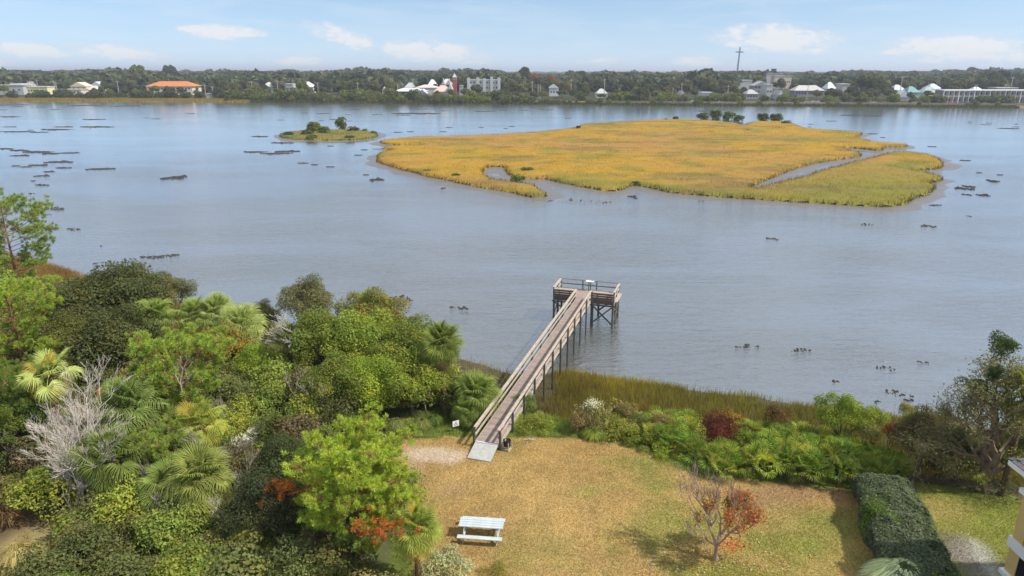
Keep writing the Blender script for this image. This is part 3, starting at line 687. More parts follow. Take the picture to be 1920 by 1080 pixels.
def limb_tubes(A, targets, base=(0, 0, 0), top=None, r0=.18, bend=.4):
    """trunk plus limbs reaching the given points"""
    top = Vector(top if top else (0, 0, 1.5)); base = Vector(base)
    A.add(*tube_vf([base, base.lerp(top, .5)+Vector((.05, .03, 0)), top], [r0*1.25, r0, r0*.8], 7))
    for tg in targets:
        tg = Vector(tg); mid = top.lerp(tg, .5)+Vector((rng.uniform(-bend, bend)*.4, rng.uniform(-bend, bend)*.4, -rng.uniform(0, bend)*.5))
        A.add(*tube_vf([top, mid, tg], [r0*.45, r0*.28, r0*.06], 5))
def broad(name, n, rx, ry, rz, cr, dens, size, h, r0=.16, asp=.55, nl=10):
    """a broadleaf crown mesh and a matching trunk mesh; crown centre at height h"""
    cl = [(a_, b_, c_+h, d_) for a_, b_, c_, d_ in ellipsoid_clumps(n, rx, ry, rz, cr)]
    A = Acc(); crown_leaves(A, cl, dens, size, asp); T = Acc()
    limb_tubes(T, [(c_[0]*.9, c_[1]*.9, c_[2]) for c_ in cl[:nl]], top=(0, 0, h*.45), r0=r0)
    return A.mesh(name+'_crown', M['leaf']), T.mesh(name+'_trunk', M['bark'], True)
BR = {}
BR['oak1'] = broad('oak', 110, 3.6, 3.3, 2.3, .8, 330, .17, 3.6, .2)
BR['oak2'] = broad('oak', 70, 2.8, 2.6, 2.4, .85, 330, .18, 3.4, .17)
BR['oak3'] = broad('oak', 60, 2.4, 2.9, 2.7, .8, 330, .17, 3.6, .15)
BR['bush1'] = broad('bush', 26, 1.25, 1.2, .95, .5, 560, .13, .85, .05, nl=6)
BR['bush2'] = broad('bush', 22, 1.1, 1.4, 1.0, .48, 520, .12, .9, .05, nl=6)
BR['bush3'] = broad('bush', 18, 1.3, 1.0, .8, .45, 430, .15, .7, .05, .8, nl=6)
BR['low'] = broad('cover', 26, 1.7, 1.4, .45, .42, 520, .12, .35, .03, nl=4)
def wispy(name, n, hgt_, spread, tone_top=None):
    """upright twiggy shrub: stems with small narrow leaves"""
    A = Acc(); T = Acc()
    for i in range(n):
        a_ = rng.uniform(0, 6.28); q = abs(rng.normal(0, spread)); top = Vector((math.cos(a_)*q, math.sin(a_)*q, hgt_*rng.uniform(.6, 1.05)*(1-.25*min(1, q/spread/2))))
        b_ = top*.25; b_.z = 0; T.add(*tube_vf([b_, (b_+top)/2, top], [.02, .014, .003], 4))
        k = 46; tt = rng.uniform(.25, 1.03, k); P = np.array(b_)*(1-tt[:, None])+np.array(top)*tt[:, None]+rng.normal(0, .09, (k, 3))
        d = rdir(k, .9); ct = rng.uniform(.8, 1.25); A.add(*leaves(P, d, .10, .4, np.full((k, 3), ct)))
    return A.mesh(name+'_crown', M['leaf']), T.mesh(name+'_stems', M['bark'])
BR['wisp'] = wispy('wispy', 120, 1.9, .75)
BR['wisp2'] = wispy('wispy', 90, 1.5, .9)

# pine: tufts of long needles at the ends of branchlets
def tufts(A, P, D, n=58, ln=.27, w=.028, tone=None):
    P = np.asarray(P); D = np.asarray(D); m_ = len(P)
    d = rng.normal(size=(m_, n, 3)); d /= np.linalg.norm(d, axis=2)[..., None]; d = d*.85+D[:, None, :]*.75; d /= np.linalg.norm(d, axis=2)[..., None]
    b_ = P[:, None, :]-D[:, None, :]*rng.uniform(0, .22, (m_, n, 1)); l_ = ln*rng.uniform(.7, 1.15, (m_, n, 1)); tip = b_+d*l_; tip[..., 2] -= .03*rng.random((m_, n))
    s = np.cross(d, rng.normal(size=(m_, n, 3))); s /= np.linalg.norm(s, axis=2)[..., None]; s *= w/2
    V = np.stack([b_-s*.5, tip*.55+b_*.45+s, tip, tip*.55+b_*.45-s], 2).reshape(-1, 3); F = np.arange(len(V)).reshape(-1, 4)
    t_ = rng.uniform(.8, 1.2, (m_, 1, 1)) if tone is None else tone[:, None, None]
    c = np.ones((m_, n, 3))*t_*rng.uniform(.8, 1.2, (m_, n, 1)); c[..., 0] *= rng.uniform(.86, 1.12, (m_, 1)); A.add(V, F, np.repeat(c.reshape(-1, 3), 4, 0))
def pine(name, H_, R_, nb, base_h, tpb=14, shape=1.0, seed=1, lean=(0, 0)):
    global rng
    save = rng; rng = np.random.default_rng(seed)
    A = Acc(); T = Acc(); tr = [Vector((lean[0]*(z_/H_)**1.5, lean[1]*(z_/H_)**1.5, z_)) for z_ in np.linspace(0, H_*.97, 7)]
    T.add(*tube_vf(tr, list(np.linspace(.15, .02, 7)*H_/7), 7))
    P = []; D = []
    for i in range(nb):
        f0 = (i+.5)/nb; z_ = base_h+(H_*.97-base_h)*f0; prof_ = (math.sin(math.pi*min(1, (1-f0)*.85+.12)**.8))**shape
        L_ = max(.35, R_*prof_*rng.uniform(.6, 1.12)); a_ = i*2.4+rng.uniform(-.5, .5); up = .05+.75*f0+rng.uniform(-.1, .2)
        o_ = Vector((lean[0]*(z_/H_)**1.5, lean[1]*(z_/H_)**1.5, z_)); dr = Vector((math.cos(a_), math.sin(a_), up*.6)).normalized()
        e_ = o_+dr*L_+Vector((0, 0, .18*L_)); mid = o_+dr*L_*.5; T.add(*tube_vf([o_, mid, e_], [.035, .025, .008], 5))
        for k in range(int(tpb*1.8*(L_/R_)**1.1)+6):
            t_ = rng.uniform(.35, 1.0)**.7; sp = .38*L_*(1.15-t_*.6); c_ = o_.lerp(e_, t_) if t_ > .5 else o_+dr*L_*t_
            q = Vector(rng.normal(0, 1, 3)); q.z = abs(q.z)*.7-.15; q.normalize(); tip = c_+q*sp*rng.uniform(.4, 1)
            T.add(*tube_vf([c_, tip], [.012, .006], 3)); dd = (tip-c_).normalized()+dr*.5+Vector((0, 0, .75)); dd.normalize()
            P.append(tip); D.append(dd)
    tufts(A, np.array(P), np.array(D)); rng = save
    return A.mesh(name+'_needles', M['needle']), T.mesh(name+'_trunk', M['bark'])
# palms
def fan(name, nl=42, ln=.82, arc=4.6, droop=.35, w=.040, petiole=.85, cost=.25, mat='frond'):
    """fan leaf: blade hub at the petiole's end, leaf grows along +X, face up +Z"""
    A = Acc(); A.add(*tube_vf([(0, 0, 0), (petiole*.5, 0, .05), (petiole, 0, 0)], [.028, .018, .012], 4), (.95, 1.05, .7))
    hub = np.array((petiole, 0, 0))
    for i in range(nl):
        a_ = -arc/2+arc*i/(nl-1)+rng.normal(0, .02); l_ = ln*(.62+.38*math.cos(a_*.5))*rng.uniform(.9, 1.06)
        d = np.array((math.cos(a_), math.sin(a_), 0)); s = np.array((-math.sin(a_), math.cos(a_), 0))
        f_ = .18*math.cos(a_)  # folded blade
        p0 = hub+d*.02; p1 = hub+d*l_*.55+np.array((0, 0, abs(math.sin(a_))*.16*l_-.02)); p2 = hub+d*l_*.84+np.array((0, 0, abs(math.sin(a_))*.10*l_-droop*.25*l_)); p3 = hub+d*l_*.99+np.array((0, 0, -droop*.85*l_))
        tilt = np.array((0, 0, w*.5*(1 if i % 2 else -1)))
        V = [p0-s*.006, p0+s*.006, p1-s*w*.5-tilt, p1+s*w*.5+tilt, p2-s*w*.36, p2+s*w*.36, p3-s*.004, p3+s*.004]
        k = rng.uniform(.82, 1.18); A.add(V, [(0, 1, 3, 2), (2, 3, 5, 4), (4, 5, 7, 6)], (k*rng.uniform(.95, 1.1), k, k))
    return A.mesh(name, M[mat])
FANS = [fan('frond', droop=d_, ln=l_) for d_, l_ in ((.2, .78), (.42, .84), (.7, .84))]
FANDRY = [fan('dry_frond', 20, .85, 3.4, 1.1, .05, .75), fan('dry_frond', 16, .7, 2.6, 1.3, .05, .65)]
FANSP = [fan('frond', 15, .52, 3.6, .15, .052, .55), fan('frond', 14, .56, 3.2, .3, .052, .6)]
def frond_rot(a_, el_, roll=0):
    """rotation whose local +X points along azimuth a_, elevation el_"""
    from mathutils import Euler
    return (roll, -el_, a_)
def trunk_palm(h, r=.15, lean=(0, 0)):
    P = [(lean[0]*(k/6)**1.4, lean[1]*(k/6)**1.4, h*k/6) for k in range(7)]
    A = Acc(); A.add(*tube_vf(P, [r*1.25, r, r*.95, r*.95, r, r*1.2, r*.7], 9))
    for k in range(26):  # old leaf bases under the crown
        a_ = k*2.4; z_ = h-.05-k*.03; f_ = max(0, z_/h); c = Vector((lean[0]*f_**1.4, lean[1]*f_**1.4, z_)); dr = Vector((math.cos(a_), math.sin(a_), .9)).normalized()
        A.add(*beam_vf(c+dr*.08, c+dr*.32, .06, .03))
    return A.mesh('palm_trunk', M['bark'], False)
TP = {}
def palm(label, px, py, zc, size=1.0, n=30, col=(.16, .20, .05), dry=5, name='cabbage_palm', cat='palm tree', yellow=0, lean=(0, 0), drycol=(.34, .22, .13), seed=0, lowest=-.9):
    """crown hub seen at pixel (px,py), zc metres above datum"""
    r = random.Random(seed+int(px*7+py)); p = at(px, py, zc); gz = float(hgt(p.x-lean[0], p.y-lean[1])); h = zc-gz
    E_ = empty(name, (p.x-lean[0], p.y-lean[1], gz)); tag(E_, label, cat, 'cabbage palms in the shore wood')
    hh = max(h-.1, .3); link('trunk', trunk_palm(hh, .15*min(size, 1.1), lean), E_, color=(1.0, .85, .7))
    ga = 2.39996
    for i in range(n):
        f_ = (i+.5)/n; el_ = math.radians(82)*(1-f_)+lowest*f_ ; el_ += r.uniform(-.12, .12)
        a_ = i*ga+r.uniform(-.2, .2); k = r.uniform(.85, 1.2); c = (col[0]*k*1.55, col[1]*k*1.42, col[2]*k*1.15)
        if r.random() < yellow or (yellow and f_ > .9): c = (.42, .34, .06)
        fo = link('frond', FANS[min(2, int(f_*2.2+r.random()*.8))], E_, color=c, loc=(lean[0], lean[1], hh), rot=(r.uniform(-.6, .6), -el_, a_), scale=size*r.uniform(.72, 1.05))
    for i in range(dry):
        a_ = r.uniform(0, 6.28); link('dead_frond', r.choice(FANDRY), E_, color=tuple(x*r.uniform(.8, 1.3) for x in drycol), loc=(lean[0], lean[1], hh-.1), rot=(r.uniform(-.4, .4), r.uniform(.95, 1.35), a_), scale=size*r.uniform(.8, 1.1))
    return E_
def plant(kind, name, label, cat, px, py, zc, sx=1.0, sz=None, col=(.1, .13, .03), rz=0.0, group=None, barkcol=(1, 1, 1), ctr=None, world=None):
    """crown centre seen at pixel; zc = height of that centre above datum"""
    cm, tm = BR[kind]; h0 = {'oak1': 3.6, 'oak2': 3.4, 'oak3': 3.6, 'bush1': .85, 'bush2': .9, 'bush3': .7, 'low': .35, 'wisp': 1.1, 'wisp2': .8}[kind]
    p = at(px, py, zc) if world is None else Vector(world); gz = float(hgt(p.x, p.y)); 
    if sz is None: sz = sx
    E_ = empty(name, (p.x, p.y, zc-h0*sz if ctr else gz-.05), rz, (sx, sx, sz)); tag(E_, label, cat, group)
    link('crown', cm, E_, color=col); link('trunk' if kind.startswith('oak') else 'stem', tm, E_, color=barkcol); return E_
def fit(kind, px, py, w, zc, *a, **k): pass
# recursive bare branching
def branching(seed, h0, r0, levels, spread=.6, ratio=.72, nk=(2, 4), up=.25, droop=0.0, start=None, d0=None, minr=.004):
    r = random.Random(seed); T = Acc(); tips = []
    def go(p, d, l, rad, lv):
        q = p+d*l*.5+Vector((r.gauss(0, .10), r.gauss(0, .10), r.gauss(0, .05)))*l; e = q+(d+Vector((r.gauss(0, .12), r.gauss(0, .12), 0)))*l*.5
        e.z = max(e.z, .05)
        T.add(*tube_vf([p, q, e], [rad, rad*.85, max(rad*.66, minr)], 6 if lv > levels-2 else (4 if lv > 1 else 3)))
        if lv <= 0: tips.append((e, d)); return
        if lv <= 2: tips.append((e, d))
        for i in range(r.randint(*nk)):
            nd_ = (d+Vector((r.gauss(0, spread), r.gauss(0, spread), r.gauss(0, spread*.7)+up-droop))).normalized()
            t_ = 1 if i == 0 else r.uniform(.55, 1); go(p.lerp(e, t_) if t_ < 1 else e, nd_, l*ratio*r.uniform(.75, 1.15), max(rad*.62, minr), lv-1)
    go(Vector(start or (0, 0, 0)), Vector(d0 or (0, 0, 1)), h0, r0, levels)
    return T, tips
def gz_(p): return float(hgt(p.x, p.y))
R0 = {'oak1': 3.6, 'oak2': 2.9, 'oak3': 2.8, 'bush1': 1.6, 'bush2': 1.6, 'bush3': 1.5, 'low': 2.0, 'wisp': 1.1, 'wisp2': 1.1}
H0 = {'oak1': 3.6, 'oak2': 3.4, 'oak3': 3.6, 'bush1': .85, 'bush2': .9, 'bush3': .7, 'low': .35, 'wisp': 1.1, 'wisp2': .8}
def grow(kind, name, label, cat, px, py, w, zc, col, rz=0.0, group=None, barkcol=(1, 1, 1), world=None, s=None):
    """broadleaf plant whose crown centre stands at pixel/height, w photo pixels wide"""
    cm, tm = BR[kind]
    p = at(px, py, zc) if world is None else Vector(world); g0 = gz_(p)
    if s is None:
        D = p.y*math.cos(PITCH)+(CAMZ-p.z)*math.sin(PITCH); s = w/2/(FPX/D)/R0[kind]
    E_ = empty(name, (p.x, p.y, g0-.03), rz); tag(E_, label, cat, group)
    hc = max(p.z-g0, H0[kind]*s*.8) if world is None else H0[kind]*s
    col = (col[0]*1.75, col[1]*1.6, col[2]*1.45); link('crown', cm, E_, color=col, loc=(0, 0, hc-H0[kind]*s), scale=s)
    t_ = link('trunk' if kind.startswith('oak') else 'stem', tm, E_, color=barkcol); t_.scale = (s, s, hc/H0[kind]); return E_

# ------------------------------------------------------------------ pines
def put_pine(label, px, py, meshes, col, zc, rz=0, s=1.0):
    q_ = at(px, py, zc); x, y = q_.x, q_.y
    z_ = float(hgt(x, y)); E_ = empty('pine_tree', (x, y, z_), rz, s); tag(E_, label, 'pine tree', 'pines in the shore wood')
    link('needles', meshes[0], E_, color=col); link('trunk', meshes[1], E_, color=(1.5, .95, .75)); return E_
PC = (.37, .46, .05)
pin1 = pine('pine', 6.5, 3.55, 64, .9, 17, .55, 11)
pin2 = pine('pine', 6.8, 3.3, 30, 2.6, 15, .7, 5)
pin3 = pine('pine', 9.2, 4.3, 44, 1.2, 18, .65, 8)
put_pine('big bright green pine with rounded crown beside the straw lawn', 668, 942, pin1, PC, 5.6, s=.86)
put_pine('open crowned young pine with bare grey twigs in the middle of the wood', 345, 706, pin2, (.29, .38, .055), 7.0, rz=1, s=.95)
put_pine('dense bright pine at the left edge above the pale yellow fronded palm', 30, 625, pin3, (.31, .40, .05), 7.2, rz=2.2, s=.86)
put_pine('tall pine at the far left end of the wood against the river', 18, 462, pin3, (.24, .32, .06), 8.0, rz=.7, s=1.12)
put_pine('young pine with loose branches below the open crowned pine', 310, 850, pin2, (.26, .34, .06), 5.2, rz=3.0, s=.55)
put_pine('dark green pine at the left edge below the dense bright pine', 28, 800, pin3, (.18, .25, .04), 5.2, rz=4.0, s=.66)
# dead orange pine boughs caught in the big pine
for (px, py, zc, lb) in [(540, 920, 6.1, 'rust orange dead pine bough on the left side of the big pine'), (712, 992, 6.6, 'rust orange dead pine bough low on the big pine near the small palm')]:
    A = Acc(); k = 34; P = rng.normal(0, 1, (k, 3))*np.array((.55, .3, .28)); tufts(A, P, rdir(k, .4), 34, .26, .03)
    T = Acc(); [T.add(*tube_vf([(-.5, 0, -.3), tuple(q)], [.02, .006], 3)) for q in P[:14]]
    E_ = empty('dead_bough', at(px, py, zc)); tag(E_, lb, 'dead branch', 'dead orange pine boughs')
    link('needles', A.mesh('dead_needles', M['needle']), E_, color=(.40, .13, .025)); link('branch', T.mesh('dead_branch', M['bark']), E_)

# ------------------------------------------------------------------ palms
palm('tall cabbage palm with brown dead skirt standing alone by the river left of the dock', 829, 640, 7.6, 1.12, 52, (.13, .18, .045), 12, seed=1, lowest=-1.2, drycol=(.42, .30, .2))
palm('low bushy cabbage palm beside the left dock railing', 893, 742, 3.7, 1.25, 44, (.14, .20, .055), 5, seed=2, lowest=-.6)
palm('low cabbage palm just behind the white yard sign', 876, 768, 3.2, .85, 20, (.13, .20, .05), 4, seed=22, lowest=-.5)
palm('slim cabbage palm with clear trunk over the dark gap in the wood', 540, 632, 6.6, 1.0, 34, (.11, .14, .04), 12, seed=3, lowest=-1.1, drycol=(.3, .2, .13))
palm('big pale green cabbage palm leaning out over the shore', 452, 612, 6.4, 1.45, 40, (.23, .30, .12), 8, seed=4)
palm('pale cabbage palm behind the big pale one near the river', 405, 586, 6.8, 1.2, 32, (.20, .27, .10), 3, seed=44)
palm('cabbage palm with fan crown rising between the dark oaks', 368, 588, 6.8, 1.15, 30, (.18, .25, .08), 3, seed=5)
palm('cabbage palm with dry brown strands in front of the dark oaks', 292, 592, 7.0, 1.2, 30, (.17, .24, .07), 10, seed=6, drycol=(.42, .27, .08))
palm('cabbage palm top showing above the vine covered trees', 690, 575, 7.9, 1.0, 26, (.17, .24, .07), 1, seed=7)
palm('thin pale cabbage palm with yellowing fronds and orange trunk by the dead tree', 92, 698, 8.6, 1.15, 13, (.30, .38, .15), 4, seed=8, yellow=.25, drycol=(.45, .38, .2))
palm('wide cabbage palm right of the bare dead tree', 243, 758, 6.9, 1.35, 34, (.13, .19, .06), 5, seed=9)
palm('small cabbage palm with one bright yellow frond', 375, 790, 6.2, 1.0, 22, (.22, .27, .06), 9, seed=10, yellow=.18, drycol=(.48, .34, .17))
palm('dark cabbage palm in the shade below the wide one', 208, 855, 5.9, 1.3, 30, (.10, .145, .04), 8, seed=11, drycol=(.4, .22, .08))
palm('largest cabbage palm with dry brown fronds hanging under its crown', 372, 895, 5.4, 1.3, 50, (.17, .215, .065), 20, seed=12, lowest=-1.05, drycol=(.40, .31, .22))
palm('cabbage palm crown at the left flank of the largest palm', 315, 910, 4.6, 1.15, 26, (.14, .20, .06), 8, seed=13, drycol=(.40, .31, .22))
palm('small cabbage palm with clean trunk at the corner of the straw lawn', 779, 990, 5.7, .9, 34, (.19, .25, .06), 7, seed=14, yellow=.06, lowest=-.95, drycol=(.50, .40, .28))
palm('small cabbage palm lost among the bushes on the upper left', 140, 662, 5.0, .8, 22, (.17, .22, .07), 2, seed=15)
palm('cabbage palm half hidden behind the small yellow fronded one', 330, 800, 5.0, .9, 22, (.12, .17, .05), 5, seed=17, drycol=(.4, .25, .1))
palm('fresh green low palm at the bottom edge of the wood', 335, 1075, 3.2, .8, 16, (.23, .33, .04), 0, seed=18)
palm('cabbage palm crown at the right edge behind the large tree', 1925, 740, 8.5, 1.2, 26, (.13, .16, .045), 3, seed=19)

# ------------------------------------------------------------------ broadleaf trees
DK_ = (.065, .082, .030); MD = (.115, .155, .030); OL = (.14, .15, .04); BRT = (.17, .25, .035); GY = (.105, .12, .06); LM = (.15, .205, .035)
OT = [('oak1', 165, 590, 190, 6.4, DK_, 'dark oak with wide crown at the left of the wood, its reddish trunk showing below'),
      ('oak2', 255, 562, 150, 6.9, DK_, 'dark oak with feathery top left of the fan crowned palms'),
      ('oak3', 315, 560, 90, 6.7, GY, 'thin grey green oak reaching over the water between two palms'),
      ('oak2', 215, 640, 150, 5.6, DK_, 'dark oak in front of the wide crowned oak'),
      ('oak3', 120, 596, 100, 5.4, LM, 'light green oak below the far left pine'),
      ('oak3', 575, 575, 110, 6.6, GY, 'grey green oak whose top shows above the bare silver branches'),
      ('oak2', 610, 640, 130, 5.8, MD, 'green oak right of the bare silver branches'),
      ('oak1', 680, 640, 170, 6.1, LM, 'broad green oak in the middle of the vine covered trees'),
      ('oak2', 760, 650, 120, 6.1, MD, 'green oak left of the tall lone cabbage palm'),
      ('oak3', 700, 600, 120, 6.9, OL, 'olive crowned oak at the back of the vine covered trees'),
      ('oak3', 770, 735, 130, 4.0, LM, 'low green oak below the tall lone cabbage palm'),
      ('oak3', 630, 735, 120, 4.4, MD, 'green oak covered in vines right of the dark gap'),
      ('oak2', 700, 725, 130, 4.4, BRT, 'bright leafed tree in front of the vine covered trees'),
      ('oak3', 485, 690, 90, 4.2, BRT, 'small bright green tree in front of the slim palm'),
      ('oak3', 425, 655, 100, 5.2, (.19, .18, .04), 'yellow olive oak below the big pale palm'),
      ('oak3', 490, 600, 70, 5.6, DK_, 'small dark tree by the water right of the big pale palm'),
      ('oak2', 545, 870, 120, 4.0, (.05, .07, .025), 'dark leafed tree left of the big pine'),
      ('oak2', 30, 770, 120, 6.0, (.10, .15, .03), 'round green tree at the left edge behind the dead tree'),
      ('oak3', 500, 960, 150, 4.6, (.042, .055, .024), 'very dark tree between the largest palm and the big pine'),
      ('oak2', 120, 640, 100, 5.8, (.10, .12, .035), 'olive oak just above the thin pale palm'),
      ('oak3', 820, 700, 60, 4.6, MD, 'narrow tree at the trunk of the tall lone cabbage palm')]
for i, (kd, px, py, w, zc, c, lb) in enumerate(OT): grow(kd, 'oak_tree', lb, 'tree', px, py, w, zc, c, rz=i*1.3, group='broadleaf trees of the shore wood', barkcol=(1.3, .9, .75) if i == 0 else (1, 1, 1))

# leaning bare trunks seen in the dark gap
for (a, b, r_, c, lb) in [((168, 640, 5.2), (186, 742, 2.8), .2, (1.9, .95, .65), 'reddish bare trunk leaning in the dark gap below the oaks'), ((205, 660, 5.0), (236, 722, 3.0), .17, (1.5, 1.4, 1.2), 'pale grey trunk leaning beside the reddish one')]:
    pa = at(*a); pb_ = at(*b); pb_.z = gz_(pb_)-.1; T = Acc(); T.add(*tube_vf([pb_-pb_, (pa-pb_)*.5+Vector((.1, 0, 0)), pa-pb_, (pa-pb_)*1.3], [r_*1.2, r_, r_*.8, r_*.3], 8))
    E_ = link('tree_trunk', T.mesh('tree_trunk', M['bark'], True), color=c, loc=pb_); tag(E_, lb, 'tree trunk')

# dead bare tree and other bare branches
def bare(label, px, py, seed, h0, r0, lv, col=(1, 1, 1), s=1.0, cat='dead tree', nm='dead_tree', d0=None, zc=None, **k):
    T, tips = branching(seed, h0, r0, lv, d0=d0, **k); p = at(px, py, LAWNZ if zc is None else zc)
    if zc is None: p.z = gz_(p)-.05
    E_ = empty(nm, p, 0, s); tag(E_, label, cat)
    link('branches', T.mesh('bare_branches', M['bare']), E_, color=col); return E_, tips
DT = empty('dead_tree', (0, 0, 0)); p = at(158, 985, LAWNZ); p.z = gz_(p)-.05; DT.location = p
tag(DT, 'silver grey leafless dead tree in front of the thin pale palm', 'dead tree')
for (sd_, d0, h0) in [(3, (-.22, .2, 1), 1.9), (4, (.0, .1, 1), 2.1), (9, (-.1, .35, 1), 2.2), (6, (-.35, .1, .7), 1.2), (12, (.08, .3, .9), 1.4)]:
    T, tips = branching(sd_, h0*1.32, .065, 6, .36, .70, (2, 4), .17, start=(0, 0, 0), d0=Vector(d0).normalized(), minr=.006); link('branches', T.mesh('bare_branches', M['bare']), DT, color=(1.25, 1.2, 1.12))
bare('small leafless grey tree low in front of the dead tree', 70, 960, 21, .9, .04, 4, (.8, .75, .72), spread=.6, d0=(-.3, 0, .8), minr=.008)
SB = at(560, 650, 5.6); E_ = empty('bare_branches', (SB.x+1.4, SB.y, gz_(SB))); tag(E_, 'silver bare branches of a dead tree beside the slim cabbage palm', 'dead tree')
for (sd_, d0) in [(31, (-.7, -.3, .25)), (32, (-.6, -.4, .5)), (33, (-.3, -.4, .75))]:
    T, tips = branching(sd_, 1.35, .06, 5, .45, .76, (2, 3), .1, start=(0, 0, 3.0), d0=Vector(d0).normalized(), minr=.014); T.add(*tube_vf([(0, 0, 0), (.05, 0, 1.6), (0, 0, 3.05)], [.12, .1, .07], 6))
    link('branches', T.mesh('bare_branches', M['bare']), E_, color=(1.2, 1.22, 1.2))
bare('thin white leafless sapling below the vine covered trees', 601, 800, 41, 1.3, .04, 4, (1.2, 1.2, 1.2), spread=.35, minr=.009)
bare('fallen pale branch on the ground in the dark gap', 470, 745, 43, 1.4, .05, 4, (1.1, 1.05, 1), spread=.5, up=0, d0=(-.95, .1, .2), minr=.012)
bare('low pale dead branches under the tall lone cabbage palm', 800, 770, 44, .9, .035, 4, (1.1, 1.1, 1.1), spread=.5, minr=.01)
bare('tangle of fine grey twigs left of the big pine', 545, 890, 45, .9, .03, 5, (.9, .8, .75), spread=.7, minr=.008)
bare('grey dead twigs on the ground near the bottom left corner', 215, 1005, 46, .8, .03, 4, (.9, .85, .8), spread=.7, minr=.008)
bare('thin bare grey sapling between the dead tree and the largest palm', 275, 760, 47, 1.2, .035, 4, (.8, .75, .7), spread=.5, minr=.008)
bare('bare grey twigs among the needles of the open crowned pine', 345, 745, 48, 1.0, .04, 4, (1, .95, .95), spread=.6, minr=.009, zc=6.3)
bare('slim leafless twig sticking up at the bottom edge of the lawn', 1218, 1078, 49, .5, .02, 3, (.95, .85, .85), spread=.3, minr=.006, cat='twig', nm='bare_twig')
SP = []; r_sp = random.Random(314)
for i in range(22):
    px_, py_ = r_sp.uniform(20, 640), r_sp.uniform(690, 1060)
    if 520 < px_ and py_ > 780: px_ -= 200
    T, tips = branching(400+i, r_sp.uniform(.7, 1.25), .03, 4, r_sp.uniform(.35, .65), minr=.007, d0=(r_sp.uniform(-.4, .4), -.1, 1)); p_ = at(px_, py_, 3.9); z_ = p_.z-r_sp.uniform(.2, .8)
    E_ = empty('bare_sapling', (p_.x, p_.y, z_)); tag(E_, None, 'sapling', 'bare grey saplings in the undergrowth'); k_ = r_sp.uniform(.55, 1.0)
    st_ = Acc(); st_.add(*tube_vf([(0, 0, gz_(p_)-z_-.1), (0, 0, .02)], [.035, .03], 5)); link('stem', st_.mesh('sapling_stem', M['bare']), E_, color=(k_, k_*.95, k_*.9)); link('branches', T.mesh('bare_branches', M['bare']), E_, color=(k_, k_*.95, k_*.9)); SP.append((E_, 'thin bare grey sapling', Vector((p_.x, p_.y, 3.9))))
# fallen yellow-leaved vines
for i, (pts, zc, lb) in enumerate([([(405, 985), (430, 990), (450, 978), (472, 968)], 4.2, 'pale yellow leafy vine strand right of the largest palm'), ([(430, 1010), (445, 1004), (470, 1000)], 3.9, 'short yellow vine strand below the largest palm'), ([(640, 912), (660, 905), (677, 898)], 6.6, 'yellow green vine strand across the big pine'),
        ([(1150, 748), (1165, 758), (1185, 768), (1205, 775)], 2.8, 'pale leafed vine left of the saw palmettos'), ([(467, 1062), (474, 1050), (482, 1040)], 3.6, 'small yellow leafed sprig near the bottom edge')]):
    A = Acc(); W_ = [at(x, y, zc) for x, y in pts]; o_ = W_[0].copy(); P = []
    for a_, b_ in zip(W_[:-1], W_[1:]):
        for t_ in np.linspace(0, 1, 26): P.append(tuple(a_.lerp(b_, t_)-o_))
    P = np.array(P)+rng.normal(0, .07, (len(P), 3)); A.add(*leaves(P, rdir(len(P), 1.2), .12, .7)); T = Acc(); T.add(*tube_vf([w-o_ for w in W_], [.012]*len(W_), 4))
    E_ = empty('vine', o_); tag(E_, lb, 'vine'); link('leaf_strand', A.mesh('vine_leaves', M['leaf']), E_, color=(.50, .52, .10)); link('stem', T.mesh('vine_stem', M['bark']), E_)

